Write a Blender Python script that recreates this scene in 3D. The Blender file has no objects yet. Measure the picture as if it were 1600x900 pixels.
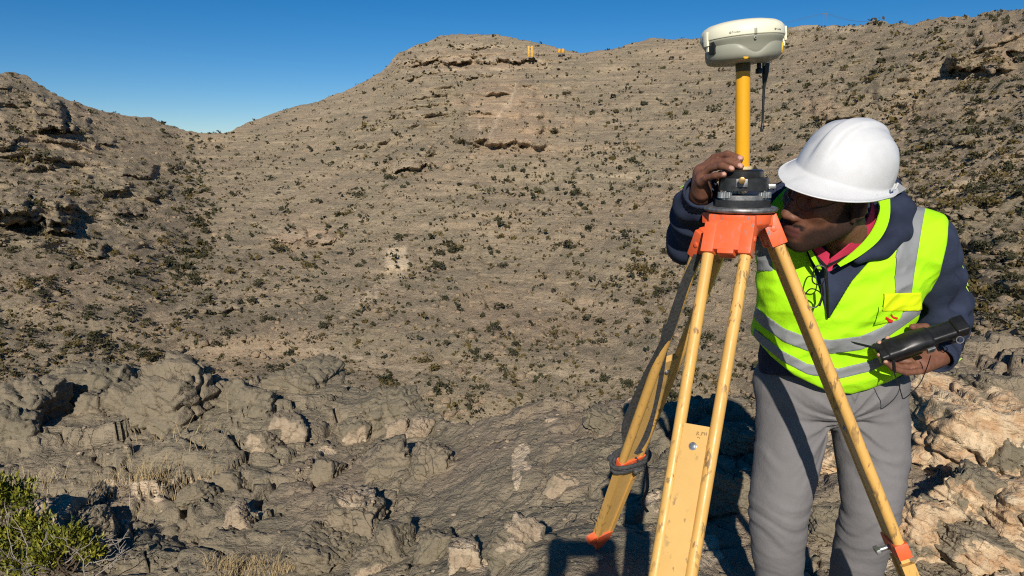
import bpy, bmesh, math, random
import numpy as np
from mathutils import Vector, Matrix

sc = bpy.context.scene
COL = sc.collection
R = math.radians

# ------------------------------------------------------------------ camera
CAM_H = 1.6
FPX = 1186.0                       # focal length in photo pixels (1600 wide)
PITCH = math.atan(215.0 / FPX)
cam_data = bpy.data.cameras.new('camera')
cam_data.sensor_width = 36.0
cam_data.lens = FPX / 1600.0 * 36.0
cam_data.clip_start = 0.02
cam_data.clip_end = 3000.0
cam = bpy.data.objects.new('camera', cam_data)
COL.objects.link(cam)
cam.location = (0, 0, CAM_H)
cam.rotation_euler = (math.pi / 2 - PITCH, 0, 0)
sc.camera = cam

# ------------------------------------------------------------------ sky and sun
SUN_ELEV = R(28.6)                 # sun stands behind the photographer, a little to the left
SUN_AZ = R(6.3)                    # its light travels forward and this much to the right
world = bpy.data.worlds.new('World')
sc.world = world
world.use_nodes = True
wn = world.node_tree.nodes
sky = wn.new('ShaderNodeTexSky')
sky.sky_type = 'NISHITA'
sky.sun_disc = False
sky.sun_elevation = SUN_ELEV
sky.sun_rotation = math.pi + SUN_AZ
sky.altitude = 3000
sky.air_density = 1.0
sky.dust_density = 0.0
sky.ozone_density = 4.0
wn['Background'].inputs['Strength'].default_value = 0.063
hsv = wn.new('ShaderNodeHueSaturation'); hsv.inputs['Saturation'].default_value = 1.33
world.node_tree.links.new(sky.outputs[0], hsv.inputs['Color']); world.node_tree.links.new(hsv.outputs[0], wn['Background'].inputs['Color'])
LDIR = Vector((math.sin(SUN_AZ) * math.cos(SUN_ELEV), math.cos(SUN_AZ) * math.cos(SUN_ELEV), -math.sin(SUN_ELEV)))
sun_data = bpy.data.lights.new('sun', 'SUN')
sun_data.energy = 4.4
sun_data.angle = R(0.53)
sun_data.color = (1.0, 0.93, 0.83)
sun = bpy.data.objects.new('sun', sun_data)
COL.objects.link(sun)
sun.rotation_euler = LDIR.to_track_quat('-Z', 'Y').to_euler()
sun.location = (-5, -20, 20)

sc.view_settings.view_transform = 'Standard'
sc.view_settings.look = 'None'
sc.view_settings.exposure = 0.25
sc.view_settings.gamma = 1.0
sc.view_settings.use_curve_mapping = False
sc.render.engine = 'CYCLES'
sc.cycles.max_bounces = 4
sc.cycles.diffuse_bounces = 2
sc.cycles.use_denoising = False
sc.cycles.filter_width = 1.15
sc.cycles.sample_clamp_indirect = 4.0

# ------------------------------------------------------------------ helpers
CP, SP = math.cos(PITCH), math.sin(PITCH)
def P(px, py, d):
    """world point seen at photo pixel (px,py) whose forward distance is d metres"""
    a = (px - 800) / FPX; b = (450 - py) / FPX
    y = CP + b * SP; z = -SP + b * CP
    s = d / y
    return Vector((a * s, d, CAM_H + z * s))
def to_px(p):
    x, y, z = p[0], p[1], p[2] - CAM_H
    dep = y * CP - z * SP; up = y * SP + z * CP
    return 800 + FPX * x / dep, 450 - FPX * up / dep

def obj(name, me, mat=None, parent=None, smooth=True):
    o = bpy.data.objects.new(name, me)
    COL.objects.link(o)
    if mat is not None:
        for m in (mat if isinstance(mat, (list, tuple)) else [mat]):
            me.materials.append(m)
    if parent is not None:
        o.parent = parent
        if tuple(parent.location) != (0, 0, 0) or parent.matrix_world != Matrix():
            o.matrix_parent_inverse = Matrix.Translation(parent.location).inverted()
    if smooth is True:
        me.polygons.foreach_set('use_smooth', np.ones(len(me.polygons), bool))
    return o
def tag(o, label=None, cat=None, group=None, kind=None):
    if label: o['label'] = label
    if cat: o['category'] = cat
    if group: o['group'] = group
    if kind: o['kind'] = kind
    return o
def empty(name, loc, label=None, cat=None, group=None):
    o = bpy.data.objects.new(name, None)
    COL.objects.link(o); o.location = loc; o.empty_display_size = 0.05
    return tag(o, label, cat, group)
def mesh_np(name, v, f):
    """v (n,3), f (m,3|4) arrays -> mesh"""
    me = bpy.data.meshes.new(name)
    v = np.ascontiguousarray(v, np.float32); f = np.ascontiguousarray(f, np.int32)
    n = f.shape[1]
    me.vertices.add(len(v)); me.vertices.foreach_set('co', v.ravel())
    me.loops.add(f.size); me.loops.foreach_set('vertex_index', f.ravel())
    me.polygons.add(len(f))
    me.polygons.foreach_set('loop_start', np.arange(0, f.size, n, dtype=np.int32))
    me.update(calc_edges=True)
    return me
def vattr(me, name, a):
    at = me.attributes.new(name, 'FLOAT', 'POINT')
    at.data.foreach_set('value', np.ascontiguousarray(a, np.float32).ravel())
def mesh_bm(name, bm, bevel=0.0, seg=2, auto=True):
    if bevel > 0:
        es = [e for e in bm.edges if len(e.link_faces) == 2 and e.calc_face_angle(0) > 0.6]
        bmesh.ops.bevel(bm, geom=es, offset=bevel, segments=seg, affect='EDGES', profile=0.6, clamp_overlap=True)
    bmesh.ops.recalc_face_normals(bm, faces=bm.faces)
    me = bpy.data.meshes.new(name); bm.to_mesh(me); bm.free()
    if auto:
        me.polygons.foreach_set('use_smooth', np.ones(len(me.polygons), bool))
        try: me.set_sharp_from_angle(angle=R(38))
        except Exception: pass
    return me
def frame(axis, side):
    """3x3 matrix with columns side, third, axis"""
    z = Vector(axis).normalized(); x = Vector(side); x = (x - z * x.dot(z)).normalized(); y = z.cross(x)
    return Matrix((x, y, z)).transposed()
def add_box(bm, c, size, rot=None):
    r = bmesh.ops.create_cube(bm, size=1.0)
    M = Matrix.Translation(c) @ (rot.to_4x4() if rot else Matrix()) @ Matrix.Diagonal((*size, 1))
    bmesh.ops.transform(bm, matrix=M, verts=r['verts']); return r['verts']
def add_cyl(bm, a, b, r1, r2=None, seg=20, cap=True):
    a = Vector(a); b = Vector(b); r2 = r1 if r2 is None else r2
    d = b - a
    q = d.to_track_quat('Z', 'Y').to_matrix().to_4x4()
    r = bmesh.ops.create_cone(bm, cap_ends=cap, segments=seg, radius1=r1, radius2=r2, depth=d.length)
    bmesh.ops.transform(bm, matrix=Matrix.Translation((a + b) / 2) @ q, verts=r['verts']); return r['verts']
def add_lathe(bm, prof, M=Matrix(), seg=40):
    rings = []
    for (r, z) in prof:
        if r < 1e-6: rings.append([bm.verts.new(M @ Vector((0, 0, z)))])
        else: rings.append([bm.verts.new(M @ Vector((r * math.cos(2 * math.pi * k / seg), r * math.sin(2 * math.pi * k / seg), z))) for k in range(seg)])
    for A, B in zip(rings, rings[1:]):
        for k in range(seg):
            k2 = (k + 1) % seg
            if len(A) == 1 and len(B) > 1: bm.faces.new((A[0], B[k], B[k2]))
            elif len(B) == 1 and len(A) > 1: bm.faces.new((A[k], B[0], A[k2]))
            elif len(A) > 1: bm.faces.new((A[k], B[k], B[k2], A[k2]))
def add_prism(bm, pts, h, M=Matrix()):
    """polygon pts (x,y) extruded from z=0 to h"""
    lo = [bm.verts.new(M @ Vector((x, y, 0))) for x, y in pts]; hi = [bm.verts.new(M @ Vector((x, y, h))) for x, y in pts]
    bm.faces.new(lo[::-1]); bm.faces.new(hi); n = len(pts)
    for i in range(n): bm.faces.new((lo[i], lo[(i + 1) % n], hi[(i + 1) % n], hi[i]))
def add_tube(bm, pts, r, seg=8, closed=False):
    """tube through points; r is a number, or a list per point"""
    pts = [Vector(p) for p in pts]; n = len(pts); rr = r if isinstance(r, (list, tuple)) else [r] * n
    rings = []; up = Vector((0.13, 0.31, 0.94))
    for i, p in enumerate(pts):
        t = (pts[(i + 1) % n] - pts[i - 1]) if closed else (pts[min(i + 1, n - 1)] - pts[max(i - 1, 0)])
        t.normalize(); s = t.cross(up)
        if s.length < 1e-4: s = t.cross(Vector((1, 0, 0)))
        s.normalize(); u = s.cross(t); up = u
        rings.append([bm.verts.new(p + (s * math.cos(2 * math.pi * k / seg) + u * math.sin(2 * math.pi * k / seg)) * rr[i]) for k in range(seg)])
    rng = range(n if closed else n - 1)
    for i in rng:
        A, B = rings[i], rings[(i + 1) % n]
        for k in range(seg): bm.faces.new((A[k], A[(k + 1) % seg], B[(k + 1) % seg], B[k]))
    if not closed:
        bm.faces.new(rings[0][::-1]); bm.faces.new(rings[-1])
def add_ribbon(bm, pts, sides, w, th):
    """flat strap: centre points, a width direction per point"""
    pts = [Vector(p) for p in pts]; n = len(pts); rings = []
    for i, p in enumerate(pts):
        t = (pts[min(i + 1, n - 1)] - pts[max(i - 1, 0)]).normalized(); s = Vector(sides[i]); s = (s - t * s.dot(t)).normalized(); u = t.cross(s)
        ww = w[i] if isinstance(w, (list, tuple)) else w
        rings.append([bm.verts.new(p + s * a * ww / 2 + u * b * th / 2) for a, b in ((-1, -1), (1, -1), (1, 1), (-1, 1))])
    for A, B in zip(rings, rings[1:]):
        for k in range(4): bm.faces.new((A[k], A[(k + 1) % 4], B[(k + 1) % 4], B[k]))
    bm.faces.new(rings[0][::-1]); bm.faces.new(rings[-1])
def bez(pts, n=8):
    """Catmull-Rom through points"""
    pts = [Vector(p) for p in pts]; out = []
    for i in range(len(pts) - 1):
        p0 = pts[max(i - 1, 0)]; p1 = pts[i]; p2 = pts[i + 1]; p3 = pts[min(i + 2, len(pts) - 1)]
        for k in range(n):
            t = k / n
            out.append(0.5 * ((2 * p1) + (p2 - p0) * t + (2 * p0 - 5 * p1 + 4 * p2 - p3) * t * t + (3 * p1 - p0 - 3 * p2 + p3) * t ** 3))
    out.append(pts[-1]); return out

# ------------------------------------------------------------------ noise
_rs = np.random.RandomState(7)
_perm = _rs.permutation(256).astype(np.int32); _perm = np.concatenate([_perm, _perm, _perm[:2]])
_g = _rs.normal(size=(256, 3)).astype(np.float32); _g /= np.linalg.norm(_g, axis=1)[:, None]
_g = np.concatenate([_g, _g, _g[:2]])
def pn(x, y, z=0.0):
    x = np.asarray(x, np.float32); y = np.asarray(y, np.float32); z = np.asarray(z, np.float32) + np.zeros_like(x)
    fx = np.floor(x); fy = np.floor(y); fz = np.floor(z)
    ix = fx.astype(np.int32) & 255; iy = fy.astype(np.int32) & 255; iz = fz.astype(np.int32) & 255
    x = x - fx; y = y - fy; z = z - fz
    u = x * x * x * (x * (x * 6 - 15) + 10); v = y * y * y * (y * (y * 6 - 15) + 10); w = z * z * z * (z * (z * 6 - 15) + 10)
    A = _perm[ix]; B = _perm[ix + 1]
    AA = _perm[(A + iy) & 255]; AB = _perm[(A + iy + 1) & 255]; BA = _perm[(B + iy) & 255]; BB = _perm[(B + iy + 1) & 255]
    def gr(h, dz, a, b, c):
        g = _g[_perm[(h + iz + dz) & 255]]; return g[..., 0] * a + g[..., 1] * b + g[..., 2] * c
    def lay(dz, c):
        n0 = gr(AA, dz, x, y, c); n1 = gr(BA, dz, x - 1, y, c); n2 = gr(AB, dz, x, y - 1, c); n3 = gr(BB, dz, x - 1, y - 1, c)
        a = n0 + u * (n1 - n0); b = n2 + u * (n3 - n2); return a + v * (b - a)
    a = lay(0, z); b = lay(1, z - 1)
    return (a + w * (b - a)) * 1.5
def fbm(x, y, z=0.0, o=4, gain=0.5, lac=2.03):
    s = 0; a = 1.0; f = 1.0
    for k in range(o):
        s = s + a * pn(np.asarray(x) * f + 17.3 * k, np.asarray(y) * f - 9.1 * k, np.asarray(z) * f + 3.7 * k); a *= gain; f *= lac
    return s
def ridged(x, y, z=0.0, o=4, gain=0.5):
    s = 0; a = 1.0; f = 1.0
    for k in range(o):
        s = s + a * (1 - 2 * np.abs(pn(np.asarray(x) * f + 11.3 * k, np.asarray(y) * f - 5.1 * k, np.asarray(z) * f + 3.7 * k))); a *= gain; f *= 2.1
    return s
def cell(x, y, seed=0):
    """2-D Voronoi: F1, F2-F1 style edge distance, cell random a, b, offset to cell point"""
    x = np.asarray(x, np.float32); y = np.asarray(y, np.float32)
    ix = np.floor(x).astype(np.int32); iy = np.floor(y).astype(np.int32)
    d1 = np.full(x.shape, 9.0, np.float32); d2 = d1.copy(); h1 = np.zeros(x.shape, np.int32); ox = np.zeros_like(x); oy = np.zeros_like(x)
    rt = np.random.RandomState(seed + 99).rand(256, 4).astype(np.float32)
    for a in (-1, 0, 1):
        for b in (-1, 0, 1):
            cx = ix + a; cy = iy + b
            h = _perm[(_perm[(cx + seed * 31) & 255] + cy) & 255]
            qx = cx + rt[h, 0]; qy = cy + rt[h, 1]
            dx = x - qx; dy = y - qy; d = np.sqrt(dx * dx + dy * dy)
            m = d < d1
            d2 = np.where(m, d1, np.minimum(d2, d)); h1 = np.where(m, h, h1); ox = np.where(m, dx, ox); oy = np.where(m, dy, oy); d1 = np.where(m, d, d1)
    return d1, d2 - d1, rt[h1, 2], rt[h1, 3], ox, oy
def sstep(a, b, x):
    t = np.clip((x - a) / (b - a), 0, 1); return t * t * (3 - 2 * t)
def grid_faces(nr, nc):
    i = np.arange(nr * nc).reshape(nr, nc)
    return np.stack([i[:-1, :-1], i[:-1, 1:], i[1:, 1:], i[1:, :-1]], -1).reshape(-1, 4)
def seg_dist(px, py, poly):
    best = np.full(np.shape(px), 1e9)
    for (x0, y0), (x1, y1) in zip(poly, poly[1:]):
        dx, dy = x1 - x0, y1 - y0; t = np.clip(((px - x0) * dx + (py - y0) * dy) / (dx * dx + dy * dy), 0, 1)
        best = np.minimum(best, np.hypot(px - x0 - t * dx, py - y0 - t * dy))
    return best

# ------------------------------------------------------------------ materials
class NT:
    def __init__(self, name):
        self.m = bpy.data.materials.new(name); self.m.use_nodes = True
        self.t = self.m.node_tree; self.b = self.t.nodes['Principled BSDF']
        self.b.inputs['Specular IOR Level'].default_value = 0.25
    def n(self, typ, **kw):
        nd = self.t.nodes.new('ShaderNode' + typ)
        for k, v in kw.items():
            if k in ('operation', 'data_type', 'blend_type', 'feature', 'attribute_name', 'distance', 'noise_dimensions', 'clamp', 'noise_type'): setattr(nd, k, v)
        return nd
    def set(self, sock, v):
        if isinstance(v, bpy.types.NodeSocket): self.t.links.new(v, sock)
        elif isinstance(v, (tuple, list)) and len(v) == 3 and sock.type == 'RGBA': sock.default_value = (*v, 1)
        else: sock.default_value = v
    def coord(self, kind='Object', scale=(1, 1, 1)):
        tc = self.n('TexCoord'); mp = self.n('Mapping'); self.t.links.new(tc.outputs[kind], mp.inputs[0]); mp.inputs['Scale'].default_value = scale
        return mp.outputs[0]
    def noise(self, vec, scale, detail=4, rough=0.55, dist=0.0, out=0):
        nd = self.n('TexNoise'); self.set(nd.inputs['Vector'], vec); nd.inputs['Scale'].default_value = scale; nd.inputs['Detail'].default_value = detail
        nd.inputs['Roughness'].default_value = rough; nd.inputs['Distortion'].default_value = dist; return nd.outputs[out]
    def vor(self, vec, scale, feature='F1', out='Distance', rnd=1.0):
        nd = self.n('TexVoronoi', feature=feature); self.set(nd.inputs['Vector'], vec); nd.inputs['Scale'].default_value = scale; nd.inputs['Randomness'].default_value = rnd
        return nd.outputs[out]
    def ramp(self, fac, lo, hi, a=0.0, b=1.0):
        nd = self.n('MapRange'); self.set(nd.inputs[0], fac); nd.inputs[1].default_value = lo; nd.inputs[2].default_value = hi; nd.inputs[3].default_value = a; nd.inputs[4].default_value = b
        nd.interpolation_type = 'SMOOTHSTEP'; return nd.outputs[0]
    def mix(self, fac, a, b, mode='MIX'):
        nd = self.n('Mix', data_type='RGBA', blend_type=mode); self.set(nd.inputs[0], fac); self.set(nd.inputs[6], a); self.set(nd.inputs[7], b); return nd.outputs[2]
    def math(self, op, a, b=0.0):
        nd = self.n('Math', operation=op); self.set(nd.inputs[0], a); self.set(nd.inputs[1], b); return nd.outputs[0]
    def attr(self, name):
        nd = self.n('Attribute', attribute_name=name); return nd.outputs['Fac']
    def bump(self, h, strength=0.5, dist=0.01, prev=None):
        nd = self.n('Bump'); self.set(nd.inputs['Height'], h); nd.inputs['Strength'].default_value = strength; nd.inputs['Distance'].default_value = dist
        if prev is not None: self.set(nd.inputs['Normal'], prev)
        return nd.outputs[0]
    def fin(self, color=None, rough=None, normal=None, metal=None, spec=None):
        if color is not None: self.set(self.b.inputs['Base Color'], color)
        if rough is not None: self.set(self.b.inputs['Roughness'], rough)
        if normal is not None: self.set(self.b.inputs['Normal'], normal)
        if metal is not None: self.set(self.b.inputs['Metallic'], metal)
        if spec is not None: self.b.inputs['Specular IOR Level'].default_value = spec
        return self.m
def plain(name, col, rough=0.6, var=0.12, scale=30.0, bump=0.0, metal=0.0, spec=0.3):
    t = NT(name); v = t.coord(); nz = t.noise(v, scale, 5, 0.6)
    dark = tuple(c * (1 - var) for c in col); lite = tuple(min(1, c * (1 + var)) for c in col)
    c = t.mix(t.ramp(nz, 0.3, 0.7), dark, lite)
    nb = t.bump(t.noise(v, scale * 6, 4, 0.6), bump, 0.002) if bump else None
    return t.fin(c, t.ramp(nz, 0.2, 0.8, rough * 0.85, min(1, rough * 1.12)), nb, metal, spec)
# ================================================================== TERRAIN
SKY = [(-1200,60),(-500,90),(0,115),(20,113),(45,121),(70,139),(100,155),(150,172),(200,182),(235,184),(250,192),(290,205),(320,208),(355,208),(375,197),(410,183),(450,170),(500,158),(540,142),(570,128),(600,110),(612,95),(622,84),(650,71),(690,56),(720,53),(780,55),(815,62),(850,70),(890,80),(905,83),(940,80),(975,73),(1000,65),(1015,61),(1080,61),(1100,60),(1150,55),(1230,44),(1260,40),(1350,41),(1362,33),(1376,34),(1395,38),(1420,39),(1460,30),(1500,28),(1560,20),(1600,14),(2000,-30),(2800,-60)]
def px_to_TE(px, py):
    """photo pixel -> tan azimuth (x/y) and tan elevation over forward distance (z/y)"""
    a = (np.asarray(px, float) - 800) / FPX; b = (450 - np.asarray(py, float)) / FPX
    y = CP + b * SP
    return a / y, (-SP + b * CP) / y
def TE_to_px(T, E):
    dep = CP - E * SP; up = SP + E * CP
    return 800 + FPX * T / dep, 450 - FPX * up / dep
_sp = np.array(SKY, float); _sT, _sE = px_to_TE(_sp[:, 0], _sp[:, 1])
NHC = 840
HT = np.linspace(-1.02, 1.02, NHC)
E_sky = np.interp(HT, _sT, _sE)
E_sky = E_sky + 0.0012 * fbm(HT * 60, HT * 0 + 3.3, o=3)
dist_sky = np.interp(HT, [-1, -0.7, -0.45, -0.36, -0.2, 0.0, 0.25, 0.45, 0.7, 1.0], [330, 330, 440, 520, 460, 430, 400, 330, 230, 200])
dist_base = np.interp(HT, [-1, -0.6, -0.3, 0, 0.3, 0.6, 1.0], [105, 115, 130, 135, 125, 85, 70])
E_base = -0.40
NRH = 390
tt = np.linspace(0, 1, NRH)[:, None]
Eg = E_base + (E_sky[None, :] - E_base) * tt
Tg = np.broadcast_to(HT[None, :], Eg.shape)
def smooth1(a, n): return np.convolve(np.pad(a, n, mode='edge'), np.ones(2 * n + 1) / (2 * n + 1), mode='valid')
E_sm = smooth1(smooth1(E_sky, 45), 45); dist_sky = smooth1(dist_sky, 60); dist_base = smooth1(dist_base, 60)
s_ = (dist_sky * E_sm - dist_base * E_base) / (dist_sky - dist_base)
K_ = dist_base * (s_ - E_base)
s_ = np.maximum(s_, E_sky + 0.12); rg = K_[None, :] / (s_[None, :] - Eg)
HPX, HPY = TE_to_px(Tg, Eg)
X0 = rg * Tg; Z0 = rg * Eg
GULLY = [(335, 205), (300, 235), (285, 270), (305, 300), (325, 312), (312, 345), (318, 385), (285, 412), (262, 424)]
gd = seg_dist(HPX, HPY, GULLY)
GULLY2 = [(730, 120), (700, 180), (690, 215), (650, 260)]
gd2 = seg_dist(HPX, HPY, GULLY2)
big = fbm(X0 / 95 + 3.1, rg / 95, Z0 / 70, 4)
med = fbm(X0 / 22 + 1.7, rg / 34, Z0 / 14, 4)
rdg = ridged(X0 / 30, rg / 40, Z0 / 26, 4)
edge_fade = sstep(1.0, 0.965, tt) * sstep(0, 0.03, tt)
leftw = sstep(330, 120, HPX) * sstep(430, 330, HPY)
rightw = sstep(1180, 1420, HPX) * sstep(640, 420, HPY)
topw = sstep(560, 640, HPX) * sstep(960, 860, HPX) * sstep(260, 180, HPY)
dr = 14 * big + 4.0 * med * (0.6 + 0.5 * leftw + 0.35 * rightw)
dr += 11 * np.exp(-(gd / 42) ** 2) + 8 * np.exp(-(gd2 / 30) ** 2)
dr -= 4.5 * np.maximum(rdg - 0.55, 0) * (0.3 + 1.1 * leftw + 0.5 * rightw)
# rock strata: sloping terraces with steep risers
def terrace(z, h, sharp):
    q = z / h; fr = q - np.floor(q); return h * (np.floor(q) + sstep(0.5 - sharp, 0.5 + sharp, fr) - q)
warp = 2.5 * fbm(X0 / 60, rg / 60, Z0 / 90, 3)
tz = Z0 + warp + 0.03 * X0
ter = terrace(tz, 5.2, 0.26) * (0.32 + 0.62 * topw) + 0.45 * terrace(tz + 2 * med, 2.4, 0.3)
smask = 0.35 + 0.65 * sstep(-0.2, 0.35, fbm(X0 / 80 + 9, rg / 80, o=2)) + 0.6 * topw
dr += -ter * smask * 1.1
# individual crags and cliffs seen on the slope (pixel place, half width, half height, how far it stands out)
wx = HPX + 11 * fbm(HPX / 22, HPY / 22, 0.37, 4); wy = HPY + 9 * fbm(HPX / 18, HPY / 18, 5.41, 4)
for (cx, cy, hw, hh, am) in [(78, 180, 24, 26, 15), (128, 196, 14, 10, 7), (48, 330, 60, 22, 12), (20, 318, 30, 18, 8), (95, 352, 22, 14, 8), (215, 268, 30, 12, 7),
                             (250, 300, 22, 10, 6), (150, 395, 18, 8, 5), (240, 190, 18, 9, 6), (640, 245, 30, 18, 9), (600, 205, 60, 22, 8), (560, 250, 40, 14, 5),
                             (780, 180, 62, 46, 13), (850, 160, 40, 40, 7), (730, 88, 118, 9, 11), (720, 68, 70, 5, 6), (690, 112, 80, 6, 6), (625, 95, 26, 8, 6), (335, 478, 42, 11, 4), (470, 372, 55, 8, 4), (620, 404, 26, 19, 1.5),
                             (1530, 95, 46, 18, 7), (1500, 100, 22, 10, 4), (1290, 165, 26, 20, 4), (1365, 40, 12, 9, 4), (1400, 150, 36, 20, 4), (1560, 60, 40, 18, 6), (1480, 210, 40, 16, 4),
                             (1555, 395, 40, 20, 3), (1490, 330, 30, 14, 3), (180, 300, 20, 8, 5), (60, 255, 24, 9, 5), (10, 220, 22, 12, 6), (160, 225, 16, 8, 4), (275, 255, 16, 7, 4), (205, 330, 22, 8, 5), (130, 280, 16, 8, 5)]:
    q = np.maximum(np.abs(wx - cx) / hw, np.abs(wy - cy) / hh)
    dr -= 0.85 * am * sstep(1.15, 0.8, q) * (0.75 + 0.5 * rdg * 0.6)
fine = fbm(X0 / 4.2, rg / 6, Z0 / 3.0, 3)
dr += 0.9 * fine * (0.7 + 0.8 * leftw + 0.5 * rightw)
dr *= edge_fade
RH = np.maximum(rg + dr, 30)
jx = 0.5 * fbm(X0 / 3.0, Z0 / 3.0, 4.4, 3); jz = 0.55 * fbm(X0 / 2.6, Z0 / 2.2, 8.8, 3) + 0.5 * np.maximum(ridged(X0 / 5, Z0 / 5, rg / 8, 3) - 0.3, 0) * (0.5 + leftw + 0.5 * rightw)
HX = RH * Tg + jx; HY = RH; HZ = RH * Eg + CAM_H + jz
# the far side behind the skyline and the foot of the slope toward the ravine
back = []
for k, (dd, dz) in enumerate([(6, -1.0), (25, -8), (90, -45)]):
    back.append(np.stack([HX[-1] + HT * dd, HY[-1] + dd, HZ[-1] + dz], -1))
foot = []
for k, (fr_, zz) in enumerate([(0.35, -31.0), (0.62, -44.0), (0.86, -48.0)]):
    y_ = 20 + (HY[0] - 20) * fr_; foot.append(np.stack([y_ * HT, y_, np.full_like(y_, zz + 4) + 2 * fbm(HT * 8, y_ / 20, o=2)], -1))
HV = np.concatenate([np.stack(foot, 0), np.stack([HX, HY, HZ], -1), np.stack(back, 0)], 0)
nrh = HV.shape[0]
hill_me = mesh_np('hill', HV.reshape(-1, 3), grid_faces(nrh, NHC))
def padrows(a, v=0.0): return np.concatenate([np.full((3, NHC), v), a, np.full((3, NHC), v)], 0)
# patches of differently coloured rock (cream scar, reddish cliff, pale tracks)
wpx = HPX + 6 * fbm(HPX / 14, HPY / 14, 1.5, 3); wpy = HPY + 6 * fbm(HPX / 14, HPY / 14, 7.5, 3)
cream = np.maximum(sstep(1.1, 0.7, np.maximum(np.abs(wpx - 620) / 17, np.abs(wpy - 405) / 22)), 0.7 * sstep(1.2, 0.6, np.maximum(np.abs(wpx - 575) / 24, np.abs(wpy - 466) / 9)) * (fbm(HPX / 5, HPY / 5, 2.2, 2) > 0))
for poly, wd, st in [([(808, 133), (800, 160), (772, 185), (768, 215)], 3.0, .55), ([(748, 190), (752, 222)], 3, .5), ([(905, 268), (990, 278), (1060, 288)], 2.0, .5), ([(390, 352), (480, 368), (540, 380)], 4, .35), ([(1490, 290), (1560, 240), (1600, 215)], 14, .35), ([(480, 545), (600, 575), (760, 590), (900, 585)], 3, .3),
                     ([(560, 478), (590, 450), (625, 430)], 5, .5), ([(320, 480), (390, 478)], 5, .3), ([(600, 262), (620, 270)], 4, .4), ([(1240, 42), (1350, 44)], 5, .55), ([(616, 98), (660, 90), (760, 92), (860, 98)], 3, .32), ([(640, 78), (740, 72), (840, 80)], 2.5, .3), ([(620, 112), (700, 108), (800, 112)], 3, .25), ([(500, 176), (600, 170), (660, 180)], 3, .25), ([(560, 262), (640, 258)], 6, .3)]:
    cream = np.maximum(cream, st * sstep(wd * 1.3, wd * 0.5, seg_dist(wpx, wpy, poly)))
red = np.clip(0.5 * sstep(1.2, .6, np.hypot((wpx - 740) / 130, (wpy - 95) / 22)) + sstep(1.2, 0.5, np.hypot((wpx - 790) / 75, (wpy - 180) / 65)) * 0.8 + sstep(1.2, 0.5, np.hypot((wpx - 1560) / 50, (wpy - 70) / 40)) * 0.6 + sstep(1.2, 0.5, np.hypot((wpx - 480) / 70, (wpy - 370) / 12)) * 0.7 + sstep(1.2, .5, np.hypot((wpx - 830) / 130, (wpy - 480) / 80)) * .35 + sstep(1.2, .5, np.hypot((wpx - 1280) / 30, (wpy - 170) / 22)) * .8 + 0.4 * sstep(0.1, 0.8, fbm(X0 / 50, rg / 60, Z0 / 12, 3)), 0, 1)
vattr(hill_me, 'cream', padrows(cream)); vattr(hill_me, 'red', padrows(red))

t = NT('hill_rock'); v = t.coord('Object')
n1 = t.noise(v, 0.05, 3, 0.6); n2 = t.noise(v, 0.55, 7, 0.8); n3 = t.noise(v, 1.9, 3, 0.75)
vs = t.coord('Object', (0.05, 0.05, 1.5)); ns = t.noise(vs, 0.55, 5, 0.72, 0.35)
c = t.mix(t.ramp(n1, 0.40, 0.60), (0.349, 0.286, 0.188), (0.439, 0.338, 0.221))
c = t.mix(t.ramp(n2, 0.42, 0.66, 0, 0.75), c, (0.532, 0.421, 0.287))
c = t.mix(t.math('MULTIPLY', t.attr('red'), 0.85), c, (0.564, 0.397, 0.256))
c = t.mix(t.ramp(ns, 0.51, 0.57, 0, 0.5), c, (0.276, 0.233, 0.166))
c = t.mix(t.ramp(ns, 0.42, 0.37, 0, 0.4), c, (0.593, 0.473, 0.330))
c = t.mix(t.ramp(n3, 0.55, 0.68, 0, 0.6), c, (0.160, 0.131, 0.085))
c = t.mix(t.ramp(n3, 0.42, 0.32, 0, 0.55), c, (0.619, 0.500, 0.354))
c = t.mix(t.attr('cream'), c, (0.78, 0.62, 0.42))
M_HILL = t.fin(c, 0.95, t.bump(t.math('ADD', n2, t.math('MULTIPLY', ns, 0.7)), 1.0, 1.6), spec=0.1)
hill = tag(obj('hillside', hill_me, M_HILL), kind='structure', label='dry stony mountain slope rising to the skyline')

# ------------------------------------------------------------------ foreground rock shelf
GD = np.array([0.0, 2.2, 2.75, 3.6, 5.2, 7.0, 9.0, 20.0]); GZ = np.array([-1.60, -1.60, -1.58, -1.60, -1.58, -1.62, -1.9, -4.0])      # right half, round the tripod
LD = np.array([0.0, 2.0, 3.6, 4.3, 5.5, 7.0, 8.5, 10.0, 20.0]); LZ = np.array([-1.60, -1.75, -2.30, -2.38, -2.34, -2.26, -2.22, -2.4, -5.0])   # left half, a step lower
EDGE = [(-600, 585), (0, 592), (60, 578), (190, 574), (330, 585), (420, 588), (480, 592), (560, 612), (640, 622), (720, 640), (800, 632), (900, 612), (1000, 602), (1170, 600), (1420, 606), (1530, 592), (1600, 600), (2400, 600)]
def base_z(d, T):
    w = sstep(0.30, -0.42, np.asarray(T)); return np.interp(d, GD, GZ) * (1 - w) + np.interp(d, LD, LZ) * w
_eT, _eE = px_to_TE([e[0] for e in EDGE], [e[1] for e in EDGE])
_eD = np.full(len(_eT), 6.0)
for _ in range(60): _eD = 0.5 * _eD + 0.5 * base_z(_eD, _eT) / _eE
FOOT = P(932, 858, 2.55)
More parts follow.
